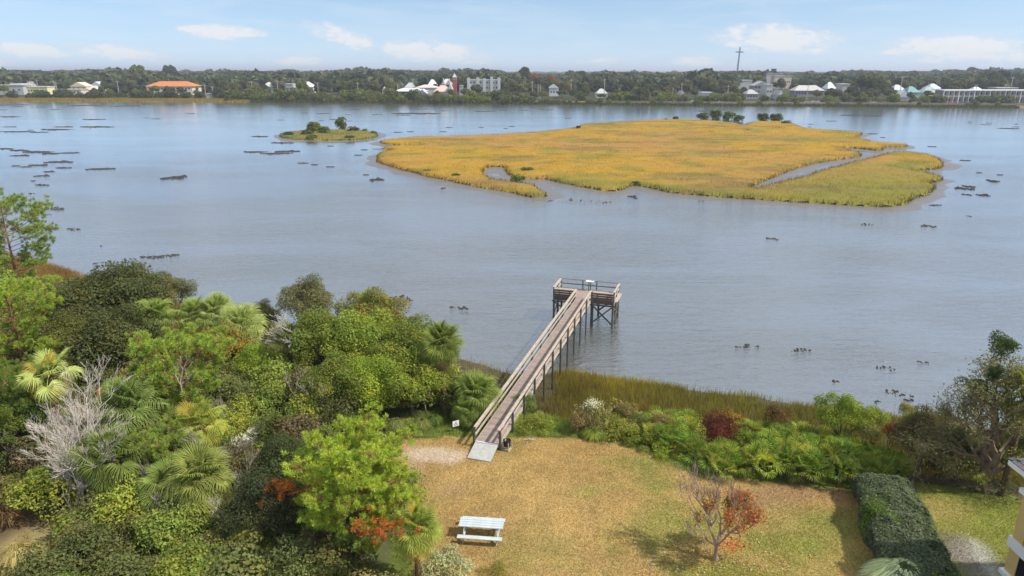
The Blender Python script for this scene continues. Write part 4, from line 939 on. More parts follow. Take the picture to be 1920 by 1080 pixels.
# ------------------------------------------------------------------ undergrowth of the wood
LNEAR = [(450, 850, 'the sandy gap'), (360, 900, 'the largest cabbage palm'), (150, 900, 'the dead tree'), (665, 930, 'the big bright pine'), (350, 710, 'the open pine'), (545, 700, 'the slim cabbage palm'), (690, 700, 'the vine trees'), (828, 680, 'the lone palm'),
         (893, 742, 'the dock rail palm'), (776, 1000, 'the corner palm'), (230, 600, 'the dark oaks'), (40, 620, 'the dense left edge pine'), (92, 720, 'the thin pale palm'), (240, 770, 'the wide palm'), (40, 1040, 'the dry grass'), (450, 615, 'the big pale palm'), (500, 1000, 'the very dark tree')]
UND = []; r = random.Random(21)
yy = 19.0
while yy < 92:
    xx = -75.0; stp = 1.75+max(0, yy-32)*.035
    while xx < 0:
        x = xx+r.uniform(-.7, .7); y = yy+r.uniform(-.7, .7); xx += stp*1.1
        if inland(x, y) < 10.5: continue
        px, py = proj((x, y, LAWNZ+.8))
        if px < -160 or py > 1330: continue
        if bool(inpoly(np.array([x]), np.array([y]), LAWN+np.array((-.9, 0)))[0]) or bool(inpoly(np.array([x]), np.array([y]), LAWN)[0]) or x > -5.5 and y < 44 or x > -3.2: continue
        if 705 < px < 885 and 765 < py < 850 or r.random() < .16: continue
        if math.hypot(px-455, py-825) < 38 or math.hypot(px-30, py-1020) < 95 or math.hypot(px-690, py-810) < 34: continue
        kd = r.choice(['bush1', 'bush2', 'bush3', 'bush1', 'wisp', 'low'])
        dark = r.random()
        c = (.078, .098, .034) if dark < .42 else (.10, .14, .03) if dark < .72 else (.15, .19, .035) if dark < .86 else (.13, .13, .05) if dark < .95 else (.09, .08, .045)
        look = {0: 'dark green', 1: 'mid green', 2: 'bright green', 3: 'olive', 4: 'brownish'}[0 if dark < .42 else 1 if dark < .72 else 2 if dark < .86 else 3 if dark < .95 else 4]
        k = r.uniform(.85, 1.4); c = tuple(v*k for v in c)
        E_ = grow(kd, 'undergrowth_shrub', None, 'shrub', 0, 0, 0, 0, c, rz=r.uniform(0, 6.28), group='undergrowth shrubs of the shore wood', world=(x, y, LAWNZ), s=r.uniform(.85, 1.5)*(1+max(0, yy-32)*.012))
        UND.append((E_, look+(' twiggy shrub' if kd == 'wisp' else ' low spreading shrub' if kd == 'low' else ' rounded shrub'), Vector((x, y, LAWNZ+.8))))
    yy += stp
name_by_place(UND, LNEAR); name_by_place(SP, LNEAR)

# hand placed shrubs
HS = [('bush1', 835, 1068, 110, 3.0, (.24, .27, .16), 'shrub with white specks at the bottom edge of the lawn'), ('low', 930, 1075, 80, 2.6, (.17, .17, .045), 'yellow green low plants at the bottom edge beside the white specked shrub'),
      ('wisp', 648, 785, 60, 3.2, (.16, .23, .07), 'feathery green shrub behind the big pine'), ('wisp', 520, 825, 110, 3.2, (.09, .13, .03), 'twiggy dark shrub near the sandy gap'),
      ('low', 1000, 798, 90, 2.5, (.15, .19, .035), 'bright yellow green plant mound right of the dock foot'), ('low', 962, 790, 60, 2.5, (.19, .26, .04), 'green plant mound under the right side of the dock'),
      ('bush1', 985, 757, 55, 2.4, (.10, .15, .04), 'small dark bush beside a dock post'),
      ('wisp', 1112, 775, 78, 3.2, (.17, .18, .075), 'tall pale shrub with white fluffy top between dock and palmettos'), ('bush3', 1085, 790, 55, 2.9, (.15, .13, .06), 'brownish shrub at the left foot of the pale fluffy shrub'),
      ('low', 1150, 800, 110, 2.7, (.16, .19, .035), 'yellow green mound at the foot of the pale fluffy shrub'), ('low', 1210, 826, 90, 2.6, (.13, .17, .028), 'green creeping mound on the lawn edge left of the palmettos'), ('low', 1250, 842, 90, 2.6, (.17, .24, .03), 'green creeping mound on the lawn edge under the palmettos'),
      ('bush2', 1345, 806, 92, 3.4, (.075, .02, .013), 'deep red leafed shrub in the middle of the palmettos'), ('bush3', 1372, 785, 50, 3.6, (.15, .11, .018), 'yellow orange top of shrub behind the deep red one'),
      ('bush2', 1400, 812, 50, 3.1, (.07, .03, .016), 'dull red shrub right of the deep red one'),
      ('bush1', 1456, 782, 62, 3.3, (.085, .06, .025), 'russet shrub behind the tall palmettos'), ('bush1', 1240, 795, 60, 2.9, (.15, .13, .05), 'brown green shrub at the left end of the palmettos'),
      ('bush1', 1170, 775, 60, 2.7, (.13, .12, .045), 'reddish brown low shrub right of the pale fluffy shrub'), ('bush2', 1200, 800, 70, 2.6, (.10, .12, .035), 'dark green shrub behind the creeping mounds'),
      ('oak3', 1580, 785, 95, 3.9, (.13, .19, .025), 'bright green vine covered bush right of the palmettos'), ('bush2', 1640, 782, 60, 3.9, (.13, .18, .028), 'bright green top of vine bush next to the orange one'),
      ('bush2', 1620, 812, 70, 3.5, (.12, .14, .04), 'olive bush under the bright vine bush'), ('bush3', 1672, 808, 50, 3.6, (.15, .07, .024), 'rusty orange bush between the vine bush and the brown thicket'),
      ('oak3', 1735, 825, 110, 3.6, (.085, .08, .038), 'brown dense thicket left of the big sparse tree'), ('bush1', 1720, 790, 60, 4.3, (.15, .18, .045), 'bright leafed vine on top of the brown thicket'),
      ('oak3', 1800, 850, 100, 3.6, (.085, .10, .04), 'dark olive thicket at the foot of the big sparse tree'), ('oak3', 1900, 850, 110, 3.7, (.08, .105, .03), 'dark green bush between the big sparse tree and the yellow house'),
      ('bush3', 1828, 895, 50, 3.2, (.19, .23, .05), 'low yellow green sprigs at the trunk foot of the big sparse tree'), ('bush2', 1905, 820, 60, 4.4, (.22, .26, .04), 'yellow green bush above the house roof corner'),
      ('bush1', 1700, 770, 40, 3.4, (.14, .15, .05), 'small olive bush behind the brown thicket'), ('wisp', 1770, 800, 90, 4.0, (.15, .14, .06), 'grey twiggy shrub between the thicket and the big sparse tree'),
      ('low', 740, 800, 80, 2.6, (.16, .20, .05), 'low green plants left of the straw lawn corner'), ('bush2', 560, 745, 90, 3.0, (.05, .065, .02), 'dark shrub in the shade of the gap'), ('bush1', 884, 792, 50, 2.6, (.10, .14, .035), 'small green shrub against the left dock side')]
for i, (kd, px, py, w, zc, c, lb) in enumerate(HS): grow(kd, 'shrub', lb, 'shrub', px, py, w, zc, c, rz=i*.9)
# white fluff heads on the pale shrub
p = at(1112, 757, 4.3)
A = Acc(); k = 260; P = rng.normal(0, .28, (k, 3))*np.array((1, .8, .5)); A.add(*leaves(P, rdir(k, 1), .07, .8)); FL = link('flower_heads', A.mesh('flower_heads', M['leaf']), [o for o in C.objects if o.get('label', '').startswith('tall pale shrub')][0], color=(.72, .72, .62))
FL.location = Vector(p)-FL.parent.location

# ------------------------------------------------------------------ saw palmettos
PMP = wpoly([(1185, 800), (1215, 768), (1250, 758), (1330, 772), (1450, 772), (1540, 775), (1600, 800), (1690, 830), (1706, 870), (1690, 888), (1605, 905), (1540, 915), (1430, 892), (1360, 884), (1310, 862), (1250, 828)], 2.8)
LPM = [(1345, 806, 'the deep red shrub'), (1580, 785, 'the bright vine covered bush'), (1350, 870, 'the small red leafed tree'), (1650, 885, 'the clipped hedge'), (1110, 775, 'the pale fluffy shrub'), (1456, 782, 'the russet shrub')]
PMs = []; r = random.Random(77); x0, y0 = PMP.min(0); x1, y1 = PMP.max(0); yy = y0
PALS = []
while yy < y1:
    xx = x0
    while xx < x1:
        x = xx+r.uniform(-.4, .4); y = yy+r.uniform(-.4, .4); xx += 1.1
        if not bool(inpoly(np.array([x]), np.array([y]), PMP)[0]): continue
        px, py = proj((x, y, 3.0))
        if math.hypot(px-1345, (py-806)*1.2) < 42: continue
        g0 = float(hgt(x, y)); E_ = empty('saw_palmetto', (x, y, g0), r.uniform(0, 6)); tag(E_, None, 'palmetto', 'saw palmettos along the lawn edge')
        k = r.uniform(.75, 1.2)*(1.15 if py > 800 else 1.25); c = tuple(v*k for v in ((.16, .225, .03) if r.random() < .65 else (.27, .32, .045)))
        hh = r.uniform(.2, .55)+(.5 if 1400 < px < 1600 and py > 790 else 0)
        link('trunk', TP.setdefault('st', qmesh('palmetto_stem', [tube_vf([(0, 0, 0), (.03, 0, .5), (0, 0, 1)], [.09, .08, .05], 6)], M['bark'])), E_, scale=(1, 1, hh+.1))
        nf = r.randint(10, 13)
        for i in range(nf):
            f_ = (i+.5)/nf; el_ = 1.35*(1-f_)+(-.05)*f_+r.uniform(-.15, .15); dead = f_ > .9 and r.random() < .4
            link('frond', r.choice(FANSP), E_, color=(.35, .28, .10) if dead else tuple(v*r.uniform(.85, 1.15) for v in c), loc=(0, 0, hh), rot=(r.uniform(-.5, .5), -el_, i*2.4+r.uniform(-.3, .3)), scale=r.uniform(.85, 1.15))
        PMs.append((E_, 'green saw palmetto', Vector((x, y, 3.0))))
    yy += .92
name_by_place(PMs, LPM)

# ------------------------------------------------------------------ big sparse tree on the right with mistletoe
p = at(1850, 918, LAWNZ); p.z = gz_(p)-.05; BT = empty('sparse_tree', p); tag(BT, 'big sparse olive tree with dark mistletoe balls at the right edge', 'tree')
A = Acc()
for sd_, d0, h0, q in [(61, (-.05, .1, 1), 2.5, 0), (62, (-.55, .2, .75), 2.2, .9), (63, (.5, .1, .8), 2.2, 1.2), (64, (-.35, -.2, .9), 2.2, 1.9), (65, (.1, .3, .95), 2.3, 2.2), (66, (.75, 0, .5), 1.9, 1.3), (67, (-.7, .1, .35), 1.6, 1.4)]:
    T, tips = branching(sd_, h0, .13 if q else .22, 5, .48, .75, (2, 3), .12, start=(0, 0, q), d0=Vector(d0).normalized(), minr=.012)
    link('limb' if q else 'trunk', T.mesh('tree_limb', M['bark']), BT, color=(1.5, 1.5, 1.4))
    P = np.array([tuple(t_[0]) for t_ in tips]); P = np.repeat(P, 17, 0)+rng.normal(0, .22, (len(P)*17, 3)); kk = len(P)
    A.add(*leaves(P, rdir(kk, .8), .105, .5))
link('crown', A.mesh('sparse_crown', M['leaf']), BT, color=(.19, .19, .085))
A = Acc(); crown_leaves(A, [(rng.normal(0, 1.6), rng.normal(0, 1.2), rng.uniform(.8, 3.0), .8) for _ in range(16)], 170, .13); link('lower_foliage', A.mesh('lower_foliage', M['leaf']), BT, color=(.115, .135, .04))
A = Acc(); crown_leaves(A, [(1.2+rng.normal(0, .5), -.6+rng.normal(0, .3), rng.uniform(2.4, 4.0), .5) for _ in range(7)], 260, .13); link('bright_foliage', A.mesh('lower_foliage', M['leaf']), BT, color=(.25, .27, .05))
for (px, py, s_) in [(1880, 650, .55), (1835, 728, .52), (1868, 700, .38)]:
    A = Acc(); crown_leaves(A, [(*(rng.normal(0, .22, 3)), .34) for _ in range(16)], 1300, .09); q = aty(px, py, p.y)
    tt_ = Acc(); tt_.add(*tube_vf([(0, 0, 3.2), ((q.x-p.x)*.5, .3, (q.z-p.z)*.62), tuple(q-p)], [.09, .05, .02], 5)); link('limb', tt_.mesh('tree_limb', M['bark']), BT, color=(1.5, 1.5, 1.4))
    o = link('mistletoe_ball', A.mesh('mistletoe', M['leaf']), BT, color=(.06, .095, .02), loc=q-p, scale=s_/.5)

# ------------------------------------------------------------------ small red leaved tree on the lawn
p = at(1341, 1050, LAWNZ); p.z = gz_(p)-.02; RT_ = empty('small_tree', p, 0, 1.16); tag(RT_, 'small twiggy tree with red and orange leaves on the lawn', 'tree')
AR = Acc(); AO = Acc(); AG = Acc(); T = Acc(); T.add(*tube_vf([(0, 0, 0), (.02, 0, .35), (0, .02, .8)], [.13, .10, .085], 8))
link('trunk', T.mesh('small_trunk', M['bark'], True), RT_, color=(2.4, 2.2, 1.9))
alltips = []
for sd_, d0, h0 in [(71, (-.38, .1, .95), 1.0), (72, (0, .2, 1), 1.15), (73, (.35, .05, .9), 1.0), (74, (.15, -.3, .9), .9), (75, (-.2, .35, .9), 1.1), (76, (.6, .2, .65), .85), (77, (-.65, -.1, .45), .7), (78, (.5, -.2, .85), .95)]:
    T, tips = branching(sd_, h0, .05, 5, .27, .78, (2, 3), .22, start=(0, 0, .72), d0=Vector(d0).normalized(), minr=.007); link('limb', T.mesh('twiggy_limb', M['bare']), RT_, color=(.85, .70, .64)); alltips += tips
P = np.array([tuple(t_[0]) for t_ in alltips]); mm = []
for (Ac, cond, n_, cl) in [(AR, (P[:, 0] > -.1) & (P[:, 2] < 3.0), 3, 'leaves_red'), (AO, (P[:, 0] > -.9) & (P[:, 2] < 2.9), 5, 'o'), (AG, (P[:, 2] < 2.5) & (P[:, 0] > -.35), 6, 'g')]:
    Q = P[cond]; Q = np.repeat(Q, n_, 0); Q = Q+rng.normal(0, .11, Q.shape); Ac.add(*leaves(Q, rdir(len(Q), .5), .085, .6, var=.4))
link('red_leaves', AR.mesh('red_leaves', M['leaf']), RT_, color=(.46, .15, .05)); link('orange_leaves', AO.mesh('orange_leaves', M['leaf']), RT_, color=(.36, .20, .06)); link('green_leaves', AG.mesh('green_leaves', M['leaf']), RT_, color=(.17, .20, .045))
A = Acc(); k = 160; P = rng.normal(0, .22, (k, 3))*np.array((1.7, 1, .8))+np.array((.55, 0, .8)); A.add(*leaves(P, rdir(k, .8), .09, .6)); link('red_leaves', A.mesh('low_red_leaves', M['leaf']), RT_, color=(.58, .13, .035))

# ------------------------------------------------------------------ clipped hedge
h0_ = at(1655, 884, 3.9); h1_ = at(1760, 1130, 3.9); dd = (h1_-h0_); Lh = dd.length; dd.normalize(); sdv = Vector((-dd.y, dd.x, 0)); Wd = 1.45
A = Acc(); n_ = 62000; t_ = rng.uniform(0, Lh, n_); s1_ = rng.uniform(-2.0, 2.0, n_); cx = np.clip(s1_, -1, 1); side_ = np.abs(s1_) > 1
sz_ = np.where(side_, 2.0-np.abs(s1_), 1.0); a_ = s1_; cx = np.where(side_, np.sign(s1_)*(1-.16*sz_**6), cx); sz_ = np.where(side_, sz_, 1-.14*np.abs(cx)**5)
bul = 1+(fbm(t_, a_*1.2, 1.1, 50)-.5)*.55; off = cx*Wd*bul; zz_ = sz_*1.55*(1+(fbm(t_, off, .9, 51)-.5)*.42)-.05
endk = np.clip(t_/.6, 0, 1)**.5; sc_n = rng.uniform(.93, 1.03, n_)
P = np.array(tuple(h0_))[None]+np.outer(t_, np.array(tuple(dd)))+np.outer(off*sc_n*(.75+.25*endk), np.array(tuple(sdv))); P[:, 2] = LAWNZ+zz_*sc_n*(.7+.3*endk)
Nn = np.outer(cx, np.array(tuple(sdv)))+np.outer(sz_, (0, 0, 1.0)); Nn = Nn/np.linalg.norm(Nn, axis=1)[:, None]+rdir(n_)*.8; Nn /= np.linalg.norm(Nn, axis=1)[:, None]
br = np.clip((fbm(t_, off, 1.6, 52)-.52)*8, 0, 1)*np.clip(1-np.abs(t_-4.2)/2.2, 0, 1)+np.clip((t_-7.5)/2, 0, .6)*(fbm(t_, off, 1, 53) > .45)  # leaves turn brighter green midway along and towards the near end
tone = np.array((.15, .19, .11))*(1-br[:, None])+np.array((.16, .25, .035))*br[:, None]
tone = tone*(.7+.6*fbm(t_, off*2, .7, 54))[:, None]
A.add(*leaves(P, Nn, .10, .6, tone, .35)); HG = empty('hedge', (h0_.x, h0_.y, LAWNZ)); tag(HG, 'clipped dark green hedge with a brighter green patch on the lawn', 'hedge')
o = link('foliage', A.mesh('hedge_foliage', M['leaf']), HG); o.location = (-h0_.x, -h0_.y, -LAWNZ)
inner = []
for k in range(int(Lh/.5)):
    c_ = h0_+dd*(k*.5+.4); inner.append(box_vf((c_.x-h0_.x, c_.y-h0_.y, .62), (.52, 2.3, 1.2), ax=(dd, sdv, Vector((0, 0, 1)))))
link('dark_core', qmesh('dark_core', inner, M['bark']), HG, color=(.35, .35, .3))  # solid dark boxes behind the leaves, the hedge's inner shade put into colour

# ------------------------------------------------------------------ fountain grass clump, grass mounds
def clump(name, label, px, py, zc, n, R_, H_, col, cat='grass clump', w=.02, seed=0):
    p = at(px, py, zc); p.z = gz_(p); A = Acc()
    a_ = rng.uniform(0, 6.28, n); q = rng.uniform(.15, 1, n)**.6; l_ = rng.uniform(.7, 1.1, n)
    b_ = np.stack([np.cos(a_)*.16*R_, np.sin(a_)*.16*R_, 0*a_], 1)
    m1 = np.stack([np.cos(a_)*q*R_*.5, np.sin(a_)*q*R_*.5, H_*l_*(1-.25*q)], 1); m2 = np.stack([np.cos(a_)*q*R_, np.sin(a_)*q*R_, H_*l_*(1-.8*q**1.5)], 1)
    s = np.stack([-np.sin(a_), np.cos(a_), 0*a_], 1)*w
    V = np.stack([b_-s*.5, b_+s*.5, m1+s, m1-s, m2], 1).reshape(-1, 3); Fq = (np.arange(n)*5)[:, None]
    F = np.vstack([Fq+np.array((0, 1, 2, 3)), Fq+np.array((3, 2, 4, 4))]); cc = np.repeat(rng.uniform(.7, 1.3, (n, 1))*np.ones((1, 3)), 5, 0)
    # triangles as second mesh to stay clean
    A.add(V, Fq+np.array((0, 1, 2)), cc); A.F.append(Fq+np.array((0, 2, 3))); A.F.append(Fq+np.array((3, 2, 4)))
    o = link(name, A.mesh(name, M['grass']), color=col, loc=p); tag(o, label, cat); return o
clump('fountain_grass', 'large clump of pale striped arching grass at the bottom right', 1694, 1090, 3.1, 2600, 2.0, 1.6, (.72, .78, .55), w=.03)
for i, (px, py, n_, R_, H_, c, lb) in enumerate([(742, 803, 500, 1.0, .8, (.25, .29, .09), 'pale green grass clump left of the straw lawn'), (790, 800, 450, .95, .75, (.27, .30, .09), 'pale green grass clump nearer the yard sign'), (815, 790, 400, .8, .7, (.15, .22, .05), 'darker green grass clump beside the yard sign'),
        (40, 1055, 900, 1.5, 1.1, (.52, .45, .20), 'straw coloured grass clump in the bottom left corner'), (12, 975, 500, 1.2, .9, (.30, .20, .10), 'brown grass clump at the left edge above the straw one'), (715, 792, 350, .8, .6, (.2, .24, .07), 'grass clump behind the crown of the big pine'),
        (1112, 812, 500, 1.1, .7, (.30, .36, .07), 'yellow green grass mound in front of the pale fluffy shrub'), (1490, 895, 300, .7, .5, (.34, .36, .10), 'pale grass tuft at the palmetto edge')]):
    clump('grass_clump', lb, px, py, 2.5, n_, R_, H_, c, w=.022)

# ------------------------------------------------------------------ grasses that nobody could count
# tall marsh grass along the near shore
n_ = 330000; x = rng.uniform(-80, 40, n_); y = ysh(x)-rng.uniform(-1.2, 17, n_); s_ = inland(x, y)+(fbm(x, y, 5, 3)-.5)*2
dens = np.interp(s_, [-1.0, -.2, .8, 9.2, 11, 12], [0, .2, .8, .8, .3, 0])*np.where((fbm(x, y, 4, 60) < .42) & (s_ < 1.6), .3, 1)
dens = np.where((x > -12) & (x < 3.5), dens*np.where(s_ < 6, .16, .5), dens)
k = rng.random(n_) < dens; x, y, s_ = x[k], y[k], s_[k]; z = hgt(x, y)
top = np.clip(s_/9, 0, 1)[:, None]; n1 = fbm(x, y, 6, 61)[:, None]; n2 = fbm(x, y, 2, 62)[:, None]
cc = np.array((.30, .235, .045))*(1-n1)+np.array((.17, .185, .045))*n1; cc = cc*(1-top*.55)+np.array((.13, .09, .035))*top*.55
yk = (np.clip(1-np.abs(x-9)/7, 0, 1)*np.clip(1-s_/4, 0, 1))[:, None]; cc = cc*(1-yk*.6)+np.array((.40, .31, .04))*yk*.6
lk = np.clip((-40-x)/12, 0, 1)[:, None]; cc = cc*(1-lk*.7)+np.array((.33, .20, .09))*lk*.7
cc = cc*1.0*(.6+.8*n2)*rng.uniform(.6, 1.4, (len(x), 1))
A = Acc(); A.add(*blades(x, y, z-.03, rng.uniform(.4, .85, len(x))*np.where(s_ < .5, .75, 1)*np.interp(x, [8, 32], [1, .75]), rng.uniform(.03, .06, len(x)), cc, .2))
tag(link('marsh_grass', A.mesh('shore_grass', M['grass'])), 'olive brown cordgrass belt along the near shore behind the palmettos', kind='stuff')
# lawn blades
def lawn_scatter(P, n): 
    x, y = scatter(n, P); k = y > 17; return x[k], y[k]
x, y = lawn_scatter(LAWN, 520000); x2, y2 = lawn_scatter(LAWN_R, 200000); x = np.concatenate([x, x2]); y = np.concatenate([y, y2]); x = x+(rng.random(len(x))-.5); z = hgt(x, y)
cc = gcol(x, y)*rng.uniform(.62, 1.5, (len(x), 1)); A = Acc(); A.add(*blades(x, y, z-.01, rng.uniform(.04, .10, len(x)), rng.uniform(.018, .04, len(x)), cc, .9))
tag(link('lawn_grass', A.mesh('lawn_grass', M['grass'])), 'short dry straw and green grass blades of the lawn', kind='stuff')
# greener taller verge between lawn and marsh, rough grass in the wood clearings
n_ = 90000; x = rng.uniform(-8, 26, n_); y = rng.uniform(30, 56, n_); s_ = inland(x, y); out = ~inpoly(x, y, LAWN) & ~inpoly(x, y, LAWN_R) & (s_ > 8.5)
dxl = edge_dist(x, y, LAWN); k = out & (dxl < 3.6) & ~((np.abs((x+1.6)*pp.x+(y-38.25)*pp.y) < .95) & (y > 36)); x, y, dxl = x[k], y[k], dxl[k]; z = hgt(x, y)
n1 = fbm(x, y, 1.8, 66)[:, None]; cc = (np.array((.21, .28, .035))*(1-n1)+np.array((.10, .15, .03))*n1)*rng.uniform(.65, 1.35, (len(x), 1))
A = Acc(); A.add(*blades(x, y, z-.02, rng.uniform(.12, .38, len(x))*np.interp(dxl, [0, .8, 2], [.5, 1, 1.3]), rng.uniform(.02, .045, len(x)), cc, .6))
tag(link('verge_grass', A.mesh('verge_grass', M['grass'])), 'bright green rough grass fringe between the lawn and the shrubs', kind='stuff')
n_ = 70000; x = rng.uniform(-60, -4, n_); y = rng.uniform(24, 80, n_); s_ = inland(x, y); k = (s_ > 9) & ~inpoly(x, y, LAWN) & (fbm(x, y, 3, 70) > .47); x, y = x[k], y[k]; z = hgt(x, y)
cc = (np.array((.16, .15, .05)))*rng.uniform(.4, 1.6, (len(x), 1))*np.where(fbm(x, y, 4, 71)[:, None] > .5, np.array((1, 1.2, .8)), np.array((1.2, .9, .8)))
A = Acc(); A.add(*blades(x, y, z-.02, rng.uniform(.15, .5, len(x)), rng.uniform(.03, .07, len(x)), cc, .6)); tag(link('rough_grass', A.mesh('rough_grass', M['grass'])), 'rough mixed grass on the floor of the wood', kind='stuff')
# fallen leaves round the small red tree
k = 1500; c_ = RT_.location; x = c_.x+rng.normal(0, 2.3, k); y = c_.y+rng.normal(-.3, 1.7, k); P = np.stack([x, y, hgt(x, y)+.05], 1); A = Acc()
tn = np.array([(.55, .48, .32), (.45, .18, .06), (.5, .3, .08)])[rng.integers(0, 3, k)]; A.add(*leaves(P, rdir(k, 3), .075, .7, tn)); tag(link('fallen_leaves', A.mesh('fallen_leaves', M['leaf'])), 'pale and rusty fallen leaves scattered under the small red tree', kind='stuff')
# ------------------------------------------------------------------ oyster banks in the river
OY = [(20, 197, 60, 3), (32, 200, 22, 3), (75, 201, 16, 2), (105, 205, 22, 3), (5, 206, 14, 4), (160, 198, 60, 3), (185, 200, 12, 2), (235, 199, 56, 3), (318, 198, 18, 2), (358, 213, 16, 3), (18, 219, 44, 3), (175, 224, 42, 3), (275, 221, 8, 2), (292, 223, 14, 2),
      (18, 238, 26, 3), (120, 238, 36, 3), (182, 238, 64, 4), (105, 243, 60, 4), (30, 247, 70, 3), (75, 248, 28, 2), (58, 244, 12, 4), (10, 279, 30, 4), (35, 282, 36, 4), (68, 285, 60, 7), (95, 288, 34, 4), (130, 287, 36, 7), (38, 292, 34, 4), (112, 304, 48, 5), (72, 310, 34, 6), (118, 315, 28, 5), (30, 311, 16, 2), (48, 313, 20, 2), (92, 322, 22, 3), (80, 330, 28, 3), (62, 339, 8, 2), (80, 347, 24, 3), (60, 363, 12, 2), (30, 370, 4, 2),
      (190, 317, 52, 5), (326, 334, 38, 8), (97, 392, 52, 7), (137, 430, 26, 6), (87, 402, 16, 3), (298, 481, 66, 11), (178, 494, 5, 3), (188, 461, 8, 2), (752, 561, 46, 15), (860, 577, 36, 13), (487, 256, 34, 5), (478, 285, 44, 7), (517, 288, 60, 6), (540, 284, 44, 5), (569, 306, 20, 4), (590, 309, 14, 3), (619, 313, 16, 3), (683, 281, 14, 4), (672, 291, 18, 3), (686, 328, 12, 3), (707, 337, 24, 6), (620, 274, 14, 3), (530, 268, 40, 4), (830, 353, 8, 3),
      (571, 212, 16, 3), (606, 213, 22, 3), (660, 206, 28, 3), (653, 215, 10, 2), (628, 224, 24, 3), (602, 226, 10, 2), (656, 227, 8, 2), (708, 215, 18, 4), (740, 206, 10, 2), (790, 205, 26, 3), (780, 213, 90, 6), (756, 216, 30, 4), (831, 208, 16, 3), (909, 209, 36, 3), (944, 207, 14, 2), (982, 207, 18, 2), (1023, 206, 28, 4), (1066, 222, 12, 3), (770, 247, 14, 3), (745, 248, 18, 3), (830, 247, 14, 3), (842, 239, 14, 3), (902, 239, 10, 2), (960, 237, 10, 2), (948, 241, 8, 2), (526, 225, 10, 2), (638, 195, 26, 2),
      (1309, 208, 16, 2), (1327, 209, 34, 4), (1613, 217, 70, 6), (1560, 227, 18, 4), (1520, 233, 10, 2), (1518, 238, 8, 2), (1818, 228, 8, 2), (1818, 231, 8, 2), (1848, 234, 16, 2), (1855, 231, 10, 2), (1892, 241, 40, 3), (1905, 238, 12, 2), (1905, 233, 10, 2), (1635, 251, 20, 2), (1655, 258, 10, 2), (1748, 275, 16, 3), (1810, 301, 22, 4), (1836, 324, 12, 3), (1875, 328, 12, 3), (1863, 340, 18, 4), (1816, 350, 14, 5), (1808, 354, 30, 5), (1812, 365, 14, 4), (1844, 366, 22, 5), (1754, 385, 22, 5), (1624, 421, 20, 5), (1741, 424, 28, 6), (1817, 405, 6, 3), (1449, 448, 18, 8), (1186, 369, 14, 6), (1315, 377, 10, 3), (1400, 649, 44, 14), (1500, 656, 38, 12),
      (1660, 690, 34, 12), (1732, 679, 20, 8), (1672, 735, 26, 12), (1705, 750, 18, 8), (1645, 753, 12, 6), (1566, 715, 12, 8), (1085, 377, 120, 10), (1700, 742, 26, 8)]
LOY = [(298, 481, 'the left shore bank'), (120, 290, 'the left edge shoals'), (615, 250, 'the bushy islet'), (780, 213, 'the broad far bank'), (752, 561, 'the bank off the wood'), (1613, 217, 'the flat far right bank'), (1820, 355, 'the island tip shoals'), (1450, 448, 'the lone midwater bank'), (1450, 652, 'the banks beside the dock'), (1670, 735, 'the right shore shells'), (900, 210, 'the far middle shore'), (190, 317, 'the solitary left bank'), (150, 200, 'the far left marsh')]
ocache = []
def oyster_mesh(L_, Wd, seed, dense=1.0, near=False):
    r_ = np.random.default_rng(seed); n = int(min(420, max(18, L_*Wd*6*dense))); A = Acc()
    u = r_.uniform(-1, 1, n); v = r_.normal(0, .42, n)+.3*np.sin(u*9+seed); wid = (1-np.abs(u)**2.2)**.5; x = u*L_/2; y = v*Wd/2*wid*1.1+np.sin(u*3+seed)*Wd*.18
    s = (.08+.26*r_.random(n)**2)*(.62 if near else 1)*min(1.5, max(.6, (Wd/1.5)**.5)); 
    for i in range(n):
        k = 6; a_ = np.arange(k)*np.pi*2/k+r_.uniform(0, 1); rr = s[i]*r_.uniform(.7, 1.3, k)
        base = np.stack([x[i]+np.cos(a_)*rr, y[i]+np.sin(a_)*rr*.8, np.full(k, -.05)], 1); mid = np.stack([x[i]+np.cos(a_)*rr*.6, y[i]+np.sin(a_)*rr*.5, s[i]*.35*r_.uniform(.6, 1.3, k)+.02], 1); tip = np.array([[x[i], y[i], s[i]*.5]])
        V = np.vstack([base, mid, tip]); A.add(V, [(j, (j+1) % k, k+(j+1) % k) for j in range(k)]+[(j, k+(j+1) % k, k+j) for j in range(k)]+[(k+j, k+(j+1) % k, 2*k) for j in range(k)], np.ones(3)*r_.uniform(.6, 1.5))
    return A.mesh('oyster_bank', M['oyster'])
OB = []
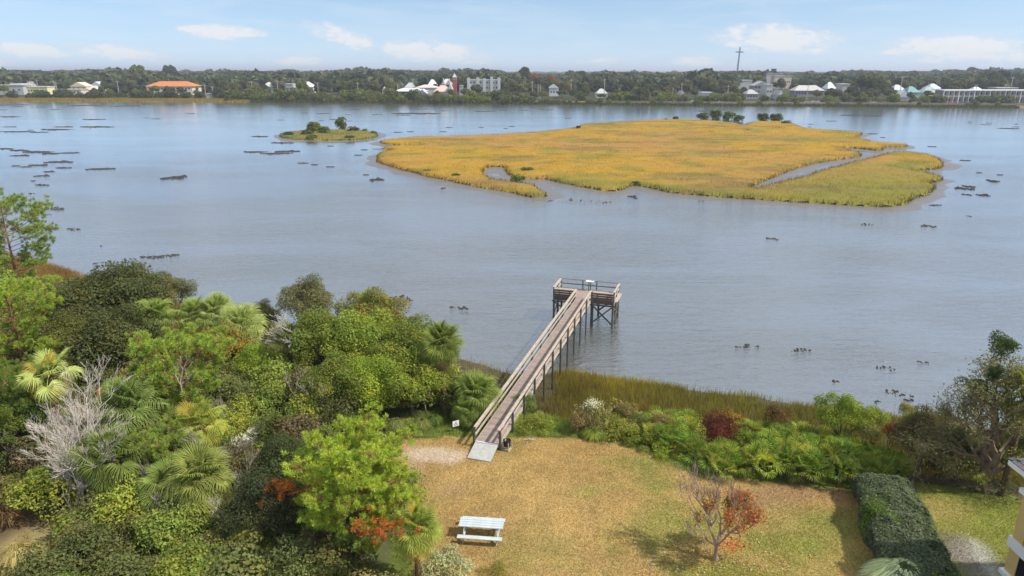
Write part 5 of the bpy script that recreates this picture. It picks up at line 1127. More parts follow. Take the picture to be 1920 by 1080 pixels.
for i, (px, py, w, h) in enumerate(OY):
    c = at(px, py, 0); L_ = (at(px+w/2, py, 0)-at(px-w/2, py, 0)).length; Wd = max(.5, (at(px, py-h/2, 0)-at(px, py+h/2, 0)).length*.85)
    far_ = py < 330
    if far_:
        o = link('oyster_bank', oyster_mesh(L_, min(Wd*.62, L_*.55), i, .25 if L_*Wd > 60 else .7), loc=c); 
        # low bank body under the shells
        n_ = 22; a_ = np.arange(n_)*2*np.pi/n_; q = rng.uniform(.75, 1.15, n_); V = np.vstack([np.stack([np.cos(a_)*L_/2*q, np.sin(a_)*min(Wd*.62, L_*.5)/2*q, 0*a_-.04], 1), np.stack([np.cos(a_)*L_/2*q*.75, np.sin(a_)*min(Wd*.62, L_*.5)/2*q*.7, 0*a_+.13], 1), [[0, 0, .16]]])
        F = [(j, (j+1) % n_, n_+(j+1) % n_) for j in range(n_)]+[(j, n_+(j+1) % n_, n_+j) for j in range(n_)]+[(n_+j, n_+(j+1) % n_, 2*n_) for j in range(n_)]
        body = link('bank_body', npmesh('bank_body', V, F, M['oyster']), o)
    else:
        o = link('oyster_bank', oyster_mesh(L_, Wd*.8, i, .12 if (px, py) == (1085, 377) else 1.0 if py > 640 else 1.5, py > 370), loc=c)
    o.rotation_euler.z = rng.normal(0, .05)+(.12 if px < 400 and py > 450 else 0)
    tag(o, None, 'oyster bank', 'dark oyster banks standing out of the river'); OB.append((o, ('long thin oyster bank' if w > 30 and h < 5 else 'broad oyster bank' if w > 30 else 'small oyster bank'), c))
name_by_place(OB, LOY)

# ------------------------------------------------------------------ bushes on the islands
def far_crown(name, n, rx, rz, cr, dens, size, h, low=-.25):
    A = Acc(); cl = [(a_, b_, c_+h, d_) for a_, b_, c_, d_ in ellipsoid_clumps(n, rx, rx*.9, rz, cr, low)]; crown_leaves(A, cl, dens, size, .8, .45, .25, .18)
    T = Acc(); T.add(*tube_vf([(0, 0, -.5), (0, 0, h*.6), (.1, 0, h)], [.3, .22, .12], 5)); return A.mesh(name+'_crown', M['leaf']), T.mesh(name+'_trunk', M['bark'])
FB = far_crown('mangrove', 24, 1.6, 1.1, .8, 80, .34, .75, -.75)
FB2 = far_crown('mangrove', 32, 2.2, 1.1, .9, 75, .36, .75, -.75)
def island_bush(px, py, w, zt, label, col, ms=FB):
    p = at(px, py, 1.3); D = p.y*.953+8; s = w/2/(FPX/D)/(2.3 if ms is FB else 3.0); s = max(s, .4); E_ = empty('mangrove_bush', (p.x, p.y, .2), px, (s, s, s*zt)); tag(E_, label, 'bush')
    link('crown', ms[0], E_, color=col); link('stem', ms[1], E_)
for a_ in [(588, 243, 34, 1.1, 'round green bush, taller left one on the small islet', (.14, .18, .035)), (640, 238, 24, 1.8, 'round green bush standing alone on the small islet', (.12, .16, .035)), (607, 246, 30, .9, 'low green bush between the two round ones on the small islet', (.13, .17, .04)), (575, 249, 30, .7, 'low bush left of the taller one on the small islet', (.10, .13, .04)), (541, 250, 26, .6, 'low grey green bush at the left tip of the small islet', (.09, .11, .04)),
           (662, 243, 26, .8, 'low olive bush right of the lone round one on the small islet', (.12, .14, .04)), (684, 243, 12, 1.0, 'little bush near the right tip of the small islet', (.10, .13, .04)), (700, 247, 14, .9, 'last little bush at the right tip of the small islet', (.11, .14, .04)), (655, 256, 24, .6, 'dark bush on the near side of the small islet', (.09, .12, .03)), (585, 256, 30, .6, 'green bush on the near side of the small islet', (.14, .18, .04)),
           (1084, 238, 12, 1.1, 'dark bush at the left corner of the golden island', (.07, .09, .03)), (1248, 222, 8, .9, 'tiny bush on the back edge of the golden island', (.07, .09, .03)), (1267, 221, 13, 1.0, 'small round bush on the back edge of the golden island', (.08, .11, .03)),
           (1318, 220, 26, .9, 'leftmost of the back row of mangroves on the golden island', (.09, .125, .03)), (1342, 218, 30, 1.0, 'middle left mangrove of the back row on the golden island', (.10, .135, .03)), (1366, 220, 28, 1.0, 'middle right mangrove of the back row on the golden island', (.10, .14, .035)), (1385, 223, 24, .9, 'rightmost mangrove left of the back creek on the golden island', (.09, .125, .03)),
           (1430, 223, 28, 1.0, 'mangrove just right of the back creek on the golden island', (.09, .125, .03)), (1455, 224, 32, .9, 'wide mangrove at the right end of the back row', (.09, .12, .03)), (1475, 229, 20, .7, 'yellow green low mangrove ending the back row', (.14, .16, .04)),
           (970, 332, 34, .75, 'bright green bush beside the small pond of the golden island', (.16, .22, .04)), (988, 315, 30, .6, 'dark green bush above the pond of the golden island', (.11, .14, .04)), (855, 325, 26, .6, 'dark green bush on the near left bank of the golden island', (.09, .12, .035)), (800, 316, 24, .5, 'left green bush on the near left bank of the golden island', (.10, .12, .035)), (915, 332, 22, .45, 'green tuft left of the pond on the golden island', (.12, .14, .04)),
           (1100, 325, 14, .6, 'dark tuft near the front bank of the golden island', (.07, .10, .03)), (1192, 338, 20, .7, 'dark bush at the front notch of the golden island', (.08, .11, .035)), (1253, 348, 14, .6, 'dark bush right of the front notch of the golden island', (.08, .11, .035)), (1302, 341, 18, .5, 'green tuft in the front part of the golden island', (.12, .16, .04)), (1558, 326, 18, .4, 'bright green tuft on the east lobe of the golden island', (.14, .22, .03)),
           (1333, 244, 16, .4, 'brown tuft in the back half of the golden island', (.16, .09, .03)), (1404, 241, 16, .4, 'brown tuft by the back creek of the golden island', (.12, .08, .04)), (1330, 275, 14, .4, 'brown tuft in the middle of the golden island', (.2, .11, .03)), (1048, 256, 12, .4, 'dark tuft on the far left edge of the golden island', (.10, .10, .03))]:
    island_bush(*a_[:5], a_[5])

# ------------------------------------------------------------------ buildings of the far shore
def YB(x, d): return float(fshore(x))+d
FARB = []; YBH = {}
def house(label, x0, x1, yt, d, wallc, roofc, kind='hip', ybase=None, depth=12, eave=.45, wins=0, rows=1, cat='house', name='far_house', winc=None, lift=0):
    xm = (x0+x1)/2; p0 = aty(xm, yt, 600); Yd = YB(p0.x, d); a_ = aty(x0, yt, Yd); b_ = aty(x1, yt, Yd); W_ = b_.x-a_.x; cx = (a_.x+b_.x)/2; zt = a_.z; g0 = float(fland(cx, Yd))-.3
    if ybase: g0 = min(g0+20, aty(xm, ybase, Yd).z)-3
    H_ = zt-g0; hr = min(H_*eave, depth*.45) if kind != 'flat' else .5; hw = H_-hr
    E_ = empty(name, (cx, Yd, g0)); tag(E_, label, cat)
    link('wall', qmesh('wall', [box_vf((0, depth/2, hw/2), (W_*.94, depth, hw))], M['wallfar']), E_, color=wallc)
    w2, d2 = W_/2, depth/2
    if kind == 'flat': me = qmesh('roof', [box_vf((0, depth/2, hw+hr/2), (W_, depth+1, hr))], M['rooffar'])
    else:
        rl = w2-min(w2*.75, d2) if kind == 'hip' else w2
        if kind == 'gable_front': V = [(-w2, -.5, hw), (w2, -.5, hw), (w2, depth+.5, hw), (-w2, depth+.5, hw), (0, -.5, H_), (0, depth+.5, H_)]; F = [(0, 1, 4, 4), (1, 2, 5, 4), (2, 3, 5, 5), (3, 0, 4, 5)]; F = [(1, 2, 5, 4), (3, 0, 4, 5), (0, 1, 2, 3)]; 
        else: V = [(-w2, -.6, hw), (w2, -.6, hw), (w2, depth+.6, hw), (-w2, depth+.6, hw), (-rl, d2, H_), (rl, d2, H_)]; F = None
        me = bpy.data.meshes.new('roof')
        if kind == 'gable_front': me.from_pydata(V, [], [(0, 1, 2, 3), (1, 2, 5, 4), (3, 0, 4, 5), (0, 1, 4), (2, 3, 5)])
        else: me.from_pydata(V, [], [(0, 1, 2, 3), (0, 1, 5, 4), (2, 3, 4, 5), (1, 2, 5), (3, 0, 4)])
        me.materials.append(M['rooffar'])
    link('roof', me, E_, color=roofc)
    if kind == 'gable_front':
        g_ = bpy.data.meshes.new('gable'); g_.from_pydata([(-w2*.9, -.05, hw-.05), (w2*.9, -.05, hw-.05), (0, -.05, H_-.4)], [], [(0, 1, 2)]); g_.materials.append(M['wallfar']); link('gable', g_, E_, color=wallc).location = (0, -.5, 0)
    if wins:
        wm = qmesh('window', [box_vf((0, 0, 0), (min(1.3, W_/wins*.45), .12, 1.5))], M['glass'])
        for j in range(rows):
            for i in range(wins): link('window', wm, E_, loc=(-W_*.44+W_*.88*(i+.5)/wins, -.05, hw*(j+.55)/rows if rows > 1 else hw*.55))
    FARB.append((x0, x1, Yd, depth)); YBH[(x0, x1)] = H_; return E_, W_, hw, H_
WHT = (.48, .48, .47); CRM = (.66, .58, .42); GRY = (.33, .33, .33); RDR = (.52, .20, .10)
house('low white building at the left edge of the far shore', -30, 44, 159, 70, WHT, (.55, .56, .57), 'flat', wins=6)
house('bright white boxy roof unit above the left white building', 19, 40, 157, 80, (.6, .62, .64), (.75, .78, .82), 'flat')
house('grey brown hip roofed house at far left', 37, 66, 153, 110, (.5, .45, .38), (.36, .32, .30), 'hip')
house('long pale yellow low building at far left', 48, 89, 162, 75, (.70, .68, .38), (.72, .70, .52), 'flat', wins=8)
house('cream gabled house on the left of the far shore', 129, 161, 154, 80, CRM, (.62, .56, .44), 'gable_front', eave=.35, wins=3, rows=2)
house('long cream wing right of the cream gabled house', 158, 182, 161, 76, CRM, (.60, .55, .45), 'hip', wins=3)
house('low cream wall building in front of the gabled house', 104, 152, 167, 60, (.62, .56, .42), (.66, .60, .48), 'flat', wins=6)
house('small cream shed roof nearest the marsh at left', 100, 120, 173, 40, (.60, .54, .42), (.58, .54, .46), 'hip')
house('silver metal roofed house right of the cream gable', 165, 193, 153, 110, (.58, .6, .62), (.58, .64, .72), 'gable_front', eave=.4)
for a_ in [('long building with bright orange tile roof', 270, 361, 152.5, 72, (.70, .62, .52), (.55, .21, .08), 'hip', 10)]:
    E_, W_, hw, H_ = house(a_[0], a_[1], a_[2], a_[3], a_[4], a_[5], a_[6], 'hip', wins=14, rows=2, depth=20, eave=.36, name='orange_roofed_building', cat='building')
house('tiny white roof among trees right of the orange roof', 386, 402, 175, 30, WHT, WHT, 'flat')
house('white roofed house left of the middle trees', 490, 513, 154, 140, WHT, (  .58, .58, .58), 'hip')
house('small white house beyond a utility pole', 534, 549, 157, 120, WHT, (.62, .62, .62), 'flat', wins=5)
house('white house half hidden by a round green tree', 556, 587, 153, 120, WHT, (.66, .67, .70), 'hip', wins=4)
house('little tan gable among trees in the middle', 716, 723, 163, 60, CRM, CRM, 'gable_front')
house('grey round roofed hall behind the white sheds', 757, 778, 155, 150, (.5, .5, .52), (.46, .48, .52), 'hip', eave=.5)
house('dark fronted shed with wide white roof near the river', 735, 800, 165.5, 35, (.07, .075, .09), (.62, .62, .64), 'hip', eave=.28, depth=16)
house('white gabled front of the river sheds', 783, 800, 167, 32, (.30, .33, .40), (.66, .66, .68), 'gable_front', eave=.4)
house('wide pinkish white roof behind the river sheds', 776, 822, 159, 70, (.60, .55, .51), (.60, .53, .49), 'hip', eave=.25, depth=18)
house('white hipped house between sheds and red castle', 801, 818, 149, 120, WHT, (.72, .73, .72), 'hip', eave=.4, wins=3)
house('tan long roof right of the river sheds', 812, 846, 160, 65, (.66, .55, .46), (.66, .50, .42), 'hip', eave=.6)
house('small white house under the red castle', 839, 848, 157, 60, WHT, WHT, 'gable_front', wins=2)
house('white shed left of the white castle hotel', 861, 868, 160, 90, WHT, WHT, 'flat')
# red turreted house
E_, W_, hw, H_ = house('red turreted house with white pointed roofs', 826, 848, 148, 110, (.42, .10, .09), (.58, .57, .58), 'hip', wins=5, rows=2, eave=.35, name='turreted_house')
xx = aty(852, 150, E_.location.y).x-E_.location.x; zt = aty(852, 137, E_.location.y).z-E_.location.z; zs = aty(852, 145, E_.location.y).z-E_.location.z
link('tower', qmesh('tower', [box_vf((xx, 3, zs/2), (3.4, 3.4, zs))], M['wallfar']), E_, color=(.42, .10, .09))
me = bpy.data.meshes.new('spire'); me.from_pydata([(xx-2.1, .9, zs), (xx+2.1, .9, zs), (xx+2.1, 5.1, zs), (xx-2.1, 5.1, zs), (xx, 3, zt)], [], [(0, 1, 2, 3), (0, 1, 4), (1, 2, 4), (2, 3, 4), (3, 0, 4)]); me.materials.append(M['rooffar']); link('spire', me, E_, color=(.58, .57, .58))
link('tower_band', qmesh('tower_band', [box_vf((xx, 3, zs-1.6), (3.7, 3.7, .6))], M['wallfar']), E_, color=WHT)
for q in (-.25, .25):
    me = bpy.data.meshes.new('dormer'); me.from_pydata([(W_*q-1.3, -1, hw), (W_*q+1.3, -1, hw), (W_*q, -1, H_+.4), (W_*q-1.3, 4, hw), (W_*q+1.3, 4, hw), (W_*q, 4, H_+.4)], [], [(0, 1, 2), (1, 4, 5, 2), (3, 0, 2, 5), (4, 3, 5)]); me.materials.append(M['rooffar']); link('dormer', me, E_, color=(.58, .57, .58))
# white castle-like hotel
E_, W_, hw, H_ = house('big white flat roofed hotel with corner turrets', 876, 938, 149.5, 95, (.56, .56, .56), (.56, .56, .56), 'flat', wins=9, rows=3, depth=18, name='white_hotel', cat='hotel')
for q, ht in ((-.46, 1.2), (-.18, 1.4), (.02, .9), (.24, 2.2), (.46, 1.6)): link('turret', qmesh('turret', [box_vf((W_*q, -.2, (H_+ht)/2), (2.6, 2.8, H_+ht))]+[box_vf((W_*q+k_*.9, -.2, H_+ht+.3), (.5, 2.8, .6)) for k_ in (-1, 0, 1)], M['wallfar']), E_, color=(.56, .56, .56))
house('small white gabled house alone right of the hotel', 1030, 1048, 158, 80, (.66, .66, .68), (.7, .7, .72), 'gable_front', wins=3, eave=.3)
house('grey roofed cottage low among the middle trees', 1118, 1140, 166.5, 60, (.62, .60, .58), (.48, .50, .52), 'hip', eave=.5, wins=4)
house('little white gable above the parked cars', 1276, 1284, 170, 70, WHT, WHT, 'gable_front')
house('white box building with flat roof near the river road', 1316, 1339, 173, 42, (.64, .64, .64), (.56, .56, .56), 'flat', wins=4)
house('long white roof behind the big cross', 1385, 1412, 150, 260, WHT, (.76, .76, .76), 'flat')
house('grey two storey gabled house with balconies', 1414, 1447, 152, 85, (.30, .29, .29), (.40, .40, .42), 'gable_front', wins=5, rows=3, eave=.28)
house('low grey roofed annex left of the balcony house', 1400, 1424, 168, 60, (.42, .38, .36), (.44, .44, .46), 'hip', wins=4)
house('beige upper building right of the balcony house', 1452, 1486, 142, 300, (.64, .55, .42), (.66, .58, .50), 'flat', wins=8)
house('white long far building above the balcony house', 1430, 1470, 138, 420, WHT, WHT, 'flat')
house('white house by the water right of the balcony house', 1438, 1450, 158, 60, WHT, WHT, 'flat', wins=2)
house('tiny blue white house among palms', 1459, 1470, 169, 50, (.55, .55, .62), WHT, 'gable_front', wins=2)
house('long dark shed row behind palms', 1490, 1548, 160, 100, (.28, .26, .26), (.52, .50, .50), 'hip', wins=10)
house('white metal roofed shop right of the palm row', 1553, 1570, 154, 110, WHT, (.72, .78, .84), 'hip')
house('small white shop half hidden by a spreading oak', 1580, 1594, 157, 95, WHT, (.75, .74, .72), 'flat')
house('white roofed pavilion left of the teal roofs', 1682, 1708, 169, 55, (.55, .6, .65), (.78, .80, .82), 'gable_front', eave=.7)
house('pale roofed house behind the white pavilion', 1676, 1702, 159, 100, (.60, .60, .58), (.58, .60, .60), 'hip')
house('teal roofed house left of the motel', 1703, 1728, 162, 90, (.42, .46, .46), (.22, .38, .40), 'hip', eave=.5)
house('green grey roofed house next to the motel', 1732, 1768, 163, 95, (.40, .44, .42), (.36, .46, .44), 'hip', eave=.5)
house('white hipped house above the green grey roof', 1744, 1768, 157, 160, WHT, (.72, .72, .74), 'hip')
house('tiny white kiosk at the left end of the motel', 1759, 1767, 180, 33, (.86, .86, .86), (.86, .86, .86), 'flat')
house('white gabled peak over the motel roof', 1826, 1852, 163, 75, WHT, (.78, .78, .80), 'hip', eave=.4)
house('pale flat roof behind the right part of the motel', 1870, 1910, 164, 100, (.60, .58, .54), (.62, .60, .56), 'flat')
# two storey motel with white posts
E_, W_, hw, H_ = house('long two storey motel with white posts and balconies at right', 1768, 1990, 168.5, 48, (.36, .345, .33), (.62, .62, .62), 'flat', depth=14, name='motel', cat='motel')
nb_ = 23
for i in range(nb_+1):
    x_ = -W_/2+W_*i/nb_
    link('post', qmesh('post', [box_vf((x_, -2.0, hw/2), (.55 if i % 3 == 0 else .28, .3, hw))], M['white']), E_)
link('balcony_slab', qmesh('balcony_slab', [box_vf((0, -1, hw*.52), (W_, 2.1, .35))], M['wallfar']), E_, color=(.50, .49, .47)); link('balcony_rail', qmesh('balcony_rail', [box_vf((0, -2.0, hw*.52+1.1), (W_, .08, .12)), box_vf((0, -2.0, hw*.52+.6), (W_, .06, .1))], M['wallfar']), E_, color=(.4, .4, .4))
link('roof_edge', qmesh('roof_edge', [box_vf((0, -1.5, hw+.25), (W_+.6, 2.6, .7))], M['white']), E_)
wm = qmesh('window', [box_vf((0, 0, 0), (2.0, .12, 1.7))], M['glass'])
for j in range(2):
    for i in range(nb_): link('window', wm, E_, loc=(-W_/2+W_*(i+.5)/nb_, -.07, hw*(.25+.5*j)+.1))
# retaining wall with the river road
A = Acc()
xs_ = np.linspace(60, 560, 70)
for i in range(69):
    xa, xb = xs_[i], xs_[i+1]; 
    A.add(*beam_vf((xa, YB(xa, 15), 1.7), (xb, YB(xb, 15), 1.7), .8, 1.3))
tag(link('sea_wall', A.mesh('sea_wall', plain('grey sea wall', (.30, .28, .24), .9, .1, .2, .3))), 'low grey sea wall along the right half of the far shore', 'wall')
# distant white town specks and the arched bridge
A = Acc(); 
for i in range(420):
    px = rng.choice([rng.uniform(150, 900), rng.uniform(1150, 1400), rng.uniform(560, 800)]); Yd = rng.uniform(2300, 4600); q = aty(px, 136, Yd); w = rng.uniform(8, 26)*(Yd/3000); k = rng.uniform(.6, 1.05); hz_ = rng.uniform(9, 15.5); A.add(*box_vf((q.x, Yd, 8+hz_/2), (w, 14, hz_), 0), (k, k*.98, k*.97))
tag(link('distant_town', A.mesh('distant_town', plain('distant town walls', (.72, .72, .72), .8, .1, .05, .05, attr=True))), 'specks of white houses along the horizon beyond the trees', kind='stuff')
A = Acc(); b0 = aty(478, 134, 3300); b1 = aty(600, 134, 3300); n_ = 24
for i in range(n_):
    f0, f1 = i/n_, (i+1)/n_; zf = lambda f: 13+15*math.sin(math.pi*min(1, f*1.02))**1.0
    A.add(*beam_vf((b0.x+(b1.x-b0.x)*f0, 3300, zf(f0)), (b0.x+(b1.x-b0.x)*f1, 3300, zf(f1)), 12, 5))
    if i: A.add(*box_vf((b0.x+(b1.x-b0.x)*f0, 3300, zf(f0)/2), (4, 6, zf(f0))))
tag(link('arched_bridge', A.mesh('arched_bridge', plain('pale bridge concrete', (.60, .60, .58), .8, .1, .08, .02))), 'pale arched road bridge on the horizon left of centre', 'bridge')
# great steel cross
q = aty(1380.5, 150, 1190); tp = aty(1383.5, 88.5, 1190); H_ = tp.z-6; E_ = empty('tall_cross', (q.x, 1190, 6)); tag(E_, 'very tall slender grey steel cross rising above the far trees', 'cross')
link('shaft', qmesh('shaft', [([(-1.5, -1, -2), (1.5, -1, -2), (1.5, 1, -2), (-1.5, 1, -2), (-.8, -.8, H_), (.8, -.8, H_), (.8, .8, H_), (-.8, .8, H_)], [(0, 1, 5, 4), (1, 2, 6, 5), (2, 3, 7, 6), (3, 0, 4, 7), (4, 5, 6, 7)])], M['steel']), E_)
link('cross_arm', qmesh('cross_arm', [box_vf((0, 0, aty(1383, 97.5, 1190).z-6), (12.5, 1.4, 1.7))], M['steel']), E_)
E_.rotation_euler = (0, math.radians(1.3), 0)

# ------------------------------------------------------------------ utility poles, parked cars
LFAR = [(120, 165, 'the cream gabled house'), (20, 163, 'the left edge building'), (60, 160, 'the pale yellow building'), (315, 160, 'the orange roofed building'), (500, 156, 'the white roofed house'), (570, 156, 'the half hidden house'), (780, 165, 'the river sheds'), (842, 152, 'the red turreted house'), (907, 157, 'the white hotel'), (1039, 165, 'the white gabled house'), (1130, 172, 'the grey roofed cottage'),
        (1200, 168, 'the middle far woods'), (1327, 178, 'the white box building'), (1383, 140, 'the tall cross'), (1430, 165, 'the grey balcony house'), (1520, 165, 'the dark shed row'), (1625, 165, 'the spreading oak'), (1695, 170, 'the white pavilion'), (1750, 165, 'the green roofed house'), (1850, 175, 'the motel'), (420, 165, 'the left middle woods'), (660, 165, 'the sheds wood'), (225, 170, 'the orange roof gap'), (980, 165, 'the hotel wood')]
PL = []
pm = qmesh('pole', [tube_vf([(0, 0, -1), (0, 0, .5), (0, 0, 1)], [.024, .02, .016], 6)], M['bare'])
for (px, yt, d) in [(52, 152, 45), (68, 149, 60), (100, 151, 40), (104, 154, 62), (219, 151, 38), (383, 158, 34), (397, 162, 40), (471, 152, 34), (519, 150, 40), (549, 149, 70), (595, 154, 60), (670, 154, 33), (745, 158, 45), (774, 147, 60), (998, 152, 36), (1009, 157, 40), (1013, 158, 44), (1071, 148, 38), (1134, 147, 55), (1162, 164, 40), (1262, 165, 40), (1279, 155, 40), (1693, 142, 60), (1832, 157, 70), (1887, 157, 60), (1900, 143, 70), (1366, 160, 50), (1516, 158, 50)]:
    q = aty(px, yt, YB(aty(px, yt, 600).x, d)); g0 = float(fland(q.x, q.y)); H_ = q.z-g0; E_ = empty('utility_pole', (q.x, q.y, g0))
    tag(E_, None, 'pole', 'utility poles on the far shore'); link('shaft', pm, E_, scale=(14, 14, H_))
    if px not in (1009, 1013, 745, 1162, 1262): link('cross_arm', qmesh('cross_arm', [box_vf((0, 0, H_*.93), (3.4, .3, .3))], M['bare']), E_)
    PL.append((E_, 'pale wooden utility pole', q))
name_by_place(PL, LFAR)
def car_meshes():
    b = qmesh('body', [box_vf((0, 0, .55), (4.4, 1.8, .62)), ([(-1.5, -.8, .86), (1.3, -.8, .86), (1.3, .8, .86), (-1.5, .8, .86), (-1.0, -.66, 1.45), (.7, -.66, 1.45), (.7, .66, 1.45), (-1.0, .66, 1.45)], [(0, 1, 5, 4), (1, 2, 6, 5), (2, 3, 7, 6), (3, 0, 4, 7), (4, 5, 6, 7)])], M['wallfar'])
    w = qmesh('side_window', [box_vf((-.1, -.78, 1.12), (1.9, .06, .36))], M['glass']); wh = qmesh('wheel', [tube_vf([(0, -.12, 0), (0, -.1, 0), (0, .1, 0), (0, .12, 0)], [.02, .33, .33, .02], 10)], M['dark']); return b, w, wh
cb, cw, cwh = car_meshes(); CR = []
for (px, d, c) in [(1268, 20, WHT), (1274, 21, (.7, .7, .72)), (1292, 20, (.75, .75, .75)), (1300, 22, (.6, .62, .65)), (1308, 20, WHT), (1235, 22, WHT), (1352, 24, (.65, .66, .7)), (1512, 21, WHT), (1526, 21, (.72, .72, .70)), (1536, 22, WHT), (1634, 22, WHT), (1642, 23, (.5, .5, .52)), (1653, 22, (.1, .1, .11)), (1716, 22, WHT), (1722, 23, (.7, .72, .72)), (1785, 26, (.55, .1, .08)), (1810, 26, (.2, .22, .26)), (1850, 26, (.6, .6, .6)), (1890, 26, (.12, .14, .2))]:
    q = at(px, 184, 3); x_ = q.x; 
    for _ in range(5): Yd = YB(x_, d); x_ = aty(px, 184, Yd).x
    E_ = empty('parked_car', (x_, Yd, float(fland(x_, Yd))+.02), rng.normal(0, .15)); tag(E_, None, 'car', 'cars parked along the far river road'); link('body', cb, E_, color=c); link('side_window', cw, E_)
    for wx in (-1.35, 1.35):
        for wy in (-.86, .86): link('wheel', cwh, E_, loc=(wx, wy, .33))
    CR.append((E_, ('white' if c[0] > .64 and c[2] > .6 else 'red' if c[0] > 3*c[1] else 'grey' if c[0] > .4 else 'dark')+' parked car', Vector((x_, Yd, 3))))
name_by_place(CR, LFAR)

# ------------------------------------------------------------------ trees of the far shore
FT_ = [far_crown('far_tree', 12, 5.0, 3.2, 2.3, 26, .95, 6.2), far_crown('far_tree', 14, 5.6, 2.8, 2.2, 26, .95, 5.6), far_crown('far_tree', 9, 4.0, 3.6, 2.0, 28, .9, 6.4), far_crown('far_tree', 18, 6.5, 3.6, 2.4, 24, 1.0, 7.0)]
A = Acc(); k = 260; P = rdir(k, .1)*np.array((1.7, 1.7, 1.3))*rng.uniform(.4, 1, (k, 1)); P[:, 2] += 7.4; A.add(*leaves(P, rdir(k, .3), .9, .25)); T = Acc(); T.add(*tube_vf([(0, 0, -.5), (0, 0, 7)], [.28, .22], 5)); FP = (A.mesh('far_palm', M['leaf']), T.mesh('far_palm_trunk', M['bark']))
PALF = [((.10, .115, .052), 'dull green'), ((.08, .098, .05), 'dark green'), ((.13, .145, .052), 'olive green'), ((.155, .18, .05), 'fresh green'), ((.14, .125, .075), 'brownish')]
def blocked(px, Yd, top_py):
    for (a_, b_, Yb, dp) in FARB:
        if a_-3 < px < b_+3 and Yd < Yb+dp+4: return True
    return False
FT = []; r = random.Random(99); cnt = 0
rows_ = [(36, 10.5, .6, .8), (60, 12.0, .75, 1.0), (100, 15, .95, 1.2), (150, 17, 1.1, 1.35)]
for (d, stp, s0, s1) in rows_:
    u = -.80
    while u < .80:
        Yd = 600+d
        for _ in range(5): Yd = YB(u*Yd, d)
        x_ = u*Yd+r.uniform(-3, 3); y_ = Yd+r.uniform(-12, 12); u += stp/Yd*r.uniform(.8, 1.25)
        s = r.uniform(s0, s1); z_ = float(fland(x_, y_)); px, py = proj((x_, y_, z_+9*s))
        inb = False
        for (a_, b_, Yb, dp) in FARB:
            if a_-7 < px < b_+7 and y_ < Yb+dp+5:
                if y_ > Yb-7: inb = True
                elif r.random() < .15: inb = True
                else: s = min(s, (YBH.get((a_, b_), 8)*.75)/10.5*r.uniform(.75, 1.15)); small = True
        if inb or px < -30 or px > 1950 or cnt >= 296: continue
        palm_ = r.random() < (.32 if d < 100 and (px < 420 or 1380 < px < 1620 or px > 1750) else .12)
        ci = r.choice([0, 0, 1, 1, 2, 3 if d < 70 else 0, 4 if r.random() < .4 else 0]); c, look = PALF[ci]
        E_ = empty('palm_tree' if palm_ else 'far_tree', (x_, y_, z_-.2), r.uniform(0, 6.28), (s, s, s*r.uniform(.9, 1.25))); tag(E_, None, 'tree', 'trees standing on the far shore')
        ms = FP if palm_ else r.choice(FT_); link('crown', ms[0], E_, color=c); link('trunk', ms[1], E_, color=(1.4, 1.4, 1.4) if palm_ else (1, 1, 1)); cnt += 1
        FT.append((E_, look+(' cabbage palm' if palm_ else (' tall tree' if s > 1.05 else ' broad tree' if ms is FT_[3] or ms is FT_[1] else ' small rounded tree' if s < .7 else ' rounded tree')), Vector((x_, y_, z_+6*s))))
# a few special trees by hand
for (px, yt, d, s, c, lb) in [(257, 128, 330, 1.75, (.14, .17, .035), 'bright olive dome shaped tree rising above the horizon left of centre'), (318, 127, 520, 1.6, (.07, .085, .035), 'dark dome shaped tree on the horizon above the orange roof'), (1630, 146, 75, 1.35, (.12, .135, .045), 'large spreading olive oak near the right far shore'), (1648, 150, 66, 1.15, (.11, .13, .045), 'right half companion of the large spreading oak'), (985, 131, 400, 1.5, (.06, .075, .035), 'dark tree poking above the horizon right of the hotel'), (1035, 146, 160, .9, (.30, .13, .05), 'russet tree behind the small white gabled house'), (1001, 143, 200, .9, (.28, .13, .05), 'rusty topped tree left of the small white gabled house'),
                              (1063, 158, 60, .75, (.20, .165, .035), 'yellow leafed round tree right of the small white gabled house'), (1293, 140, 300, 1.2, (.20, .12, .06), 'reddish brown tree left of the tall cross'), (565, 155, 60, .8, (.15, .185, .04), 'light green round tree in front of the half hidden white house'), (1185, 157, 70, 1.05, (.06, .075, .03), 'dark oval tree right of the grey cottage')]:
    q = aty(px, yt, YB(aty(px, yt, 600).x, d)); z_ = float(fland(q.x, q.y)); sz = (q.z-z_)/10.2; E_ = empty('far_tree', (q.x, q.y, z_), px, (s, s, sz)); tag(E_, lb, 'tree'); link('crown', FT_[3][0], E_, color=c); link('trunk', FT_[3][1], E_)
name_by_place(FT, LFAR)
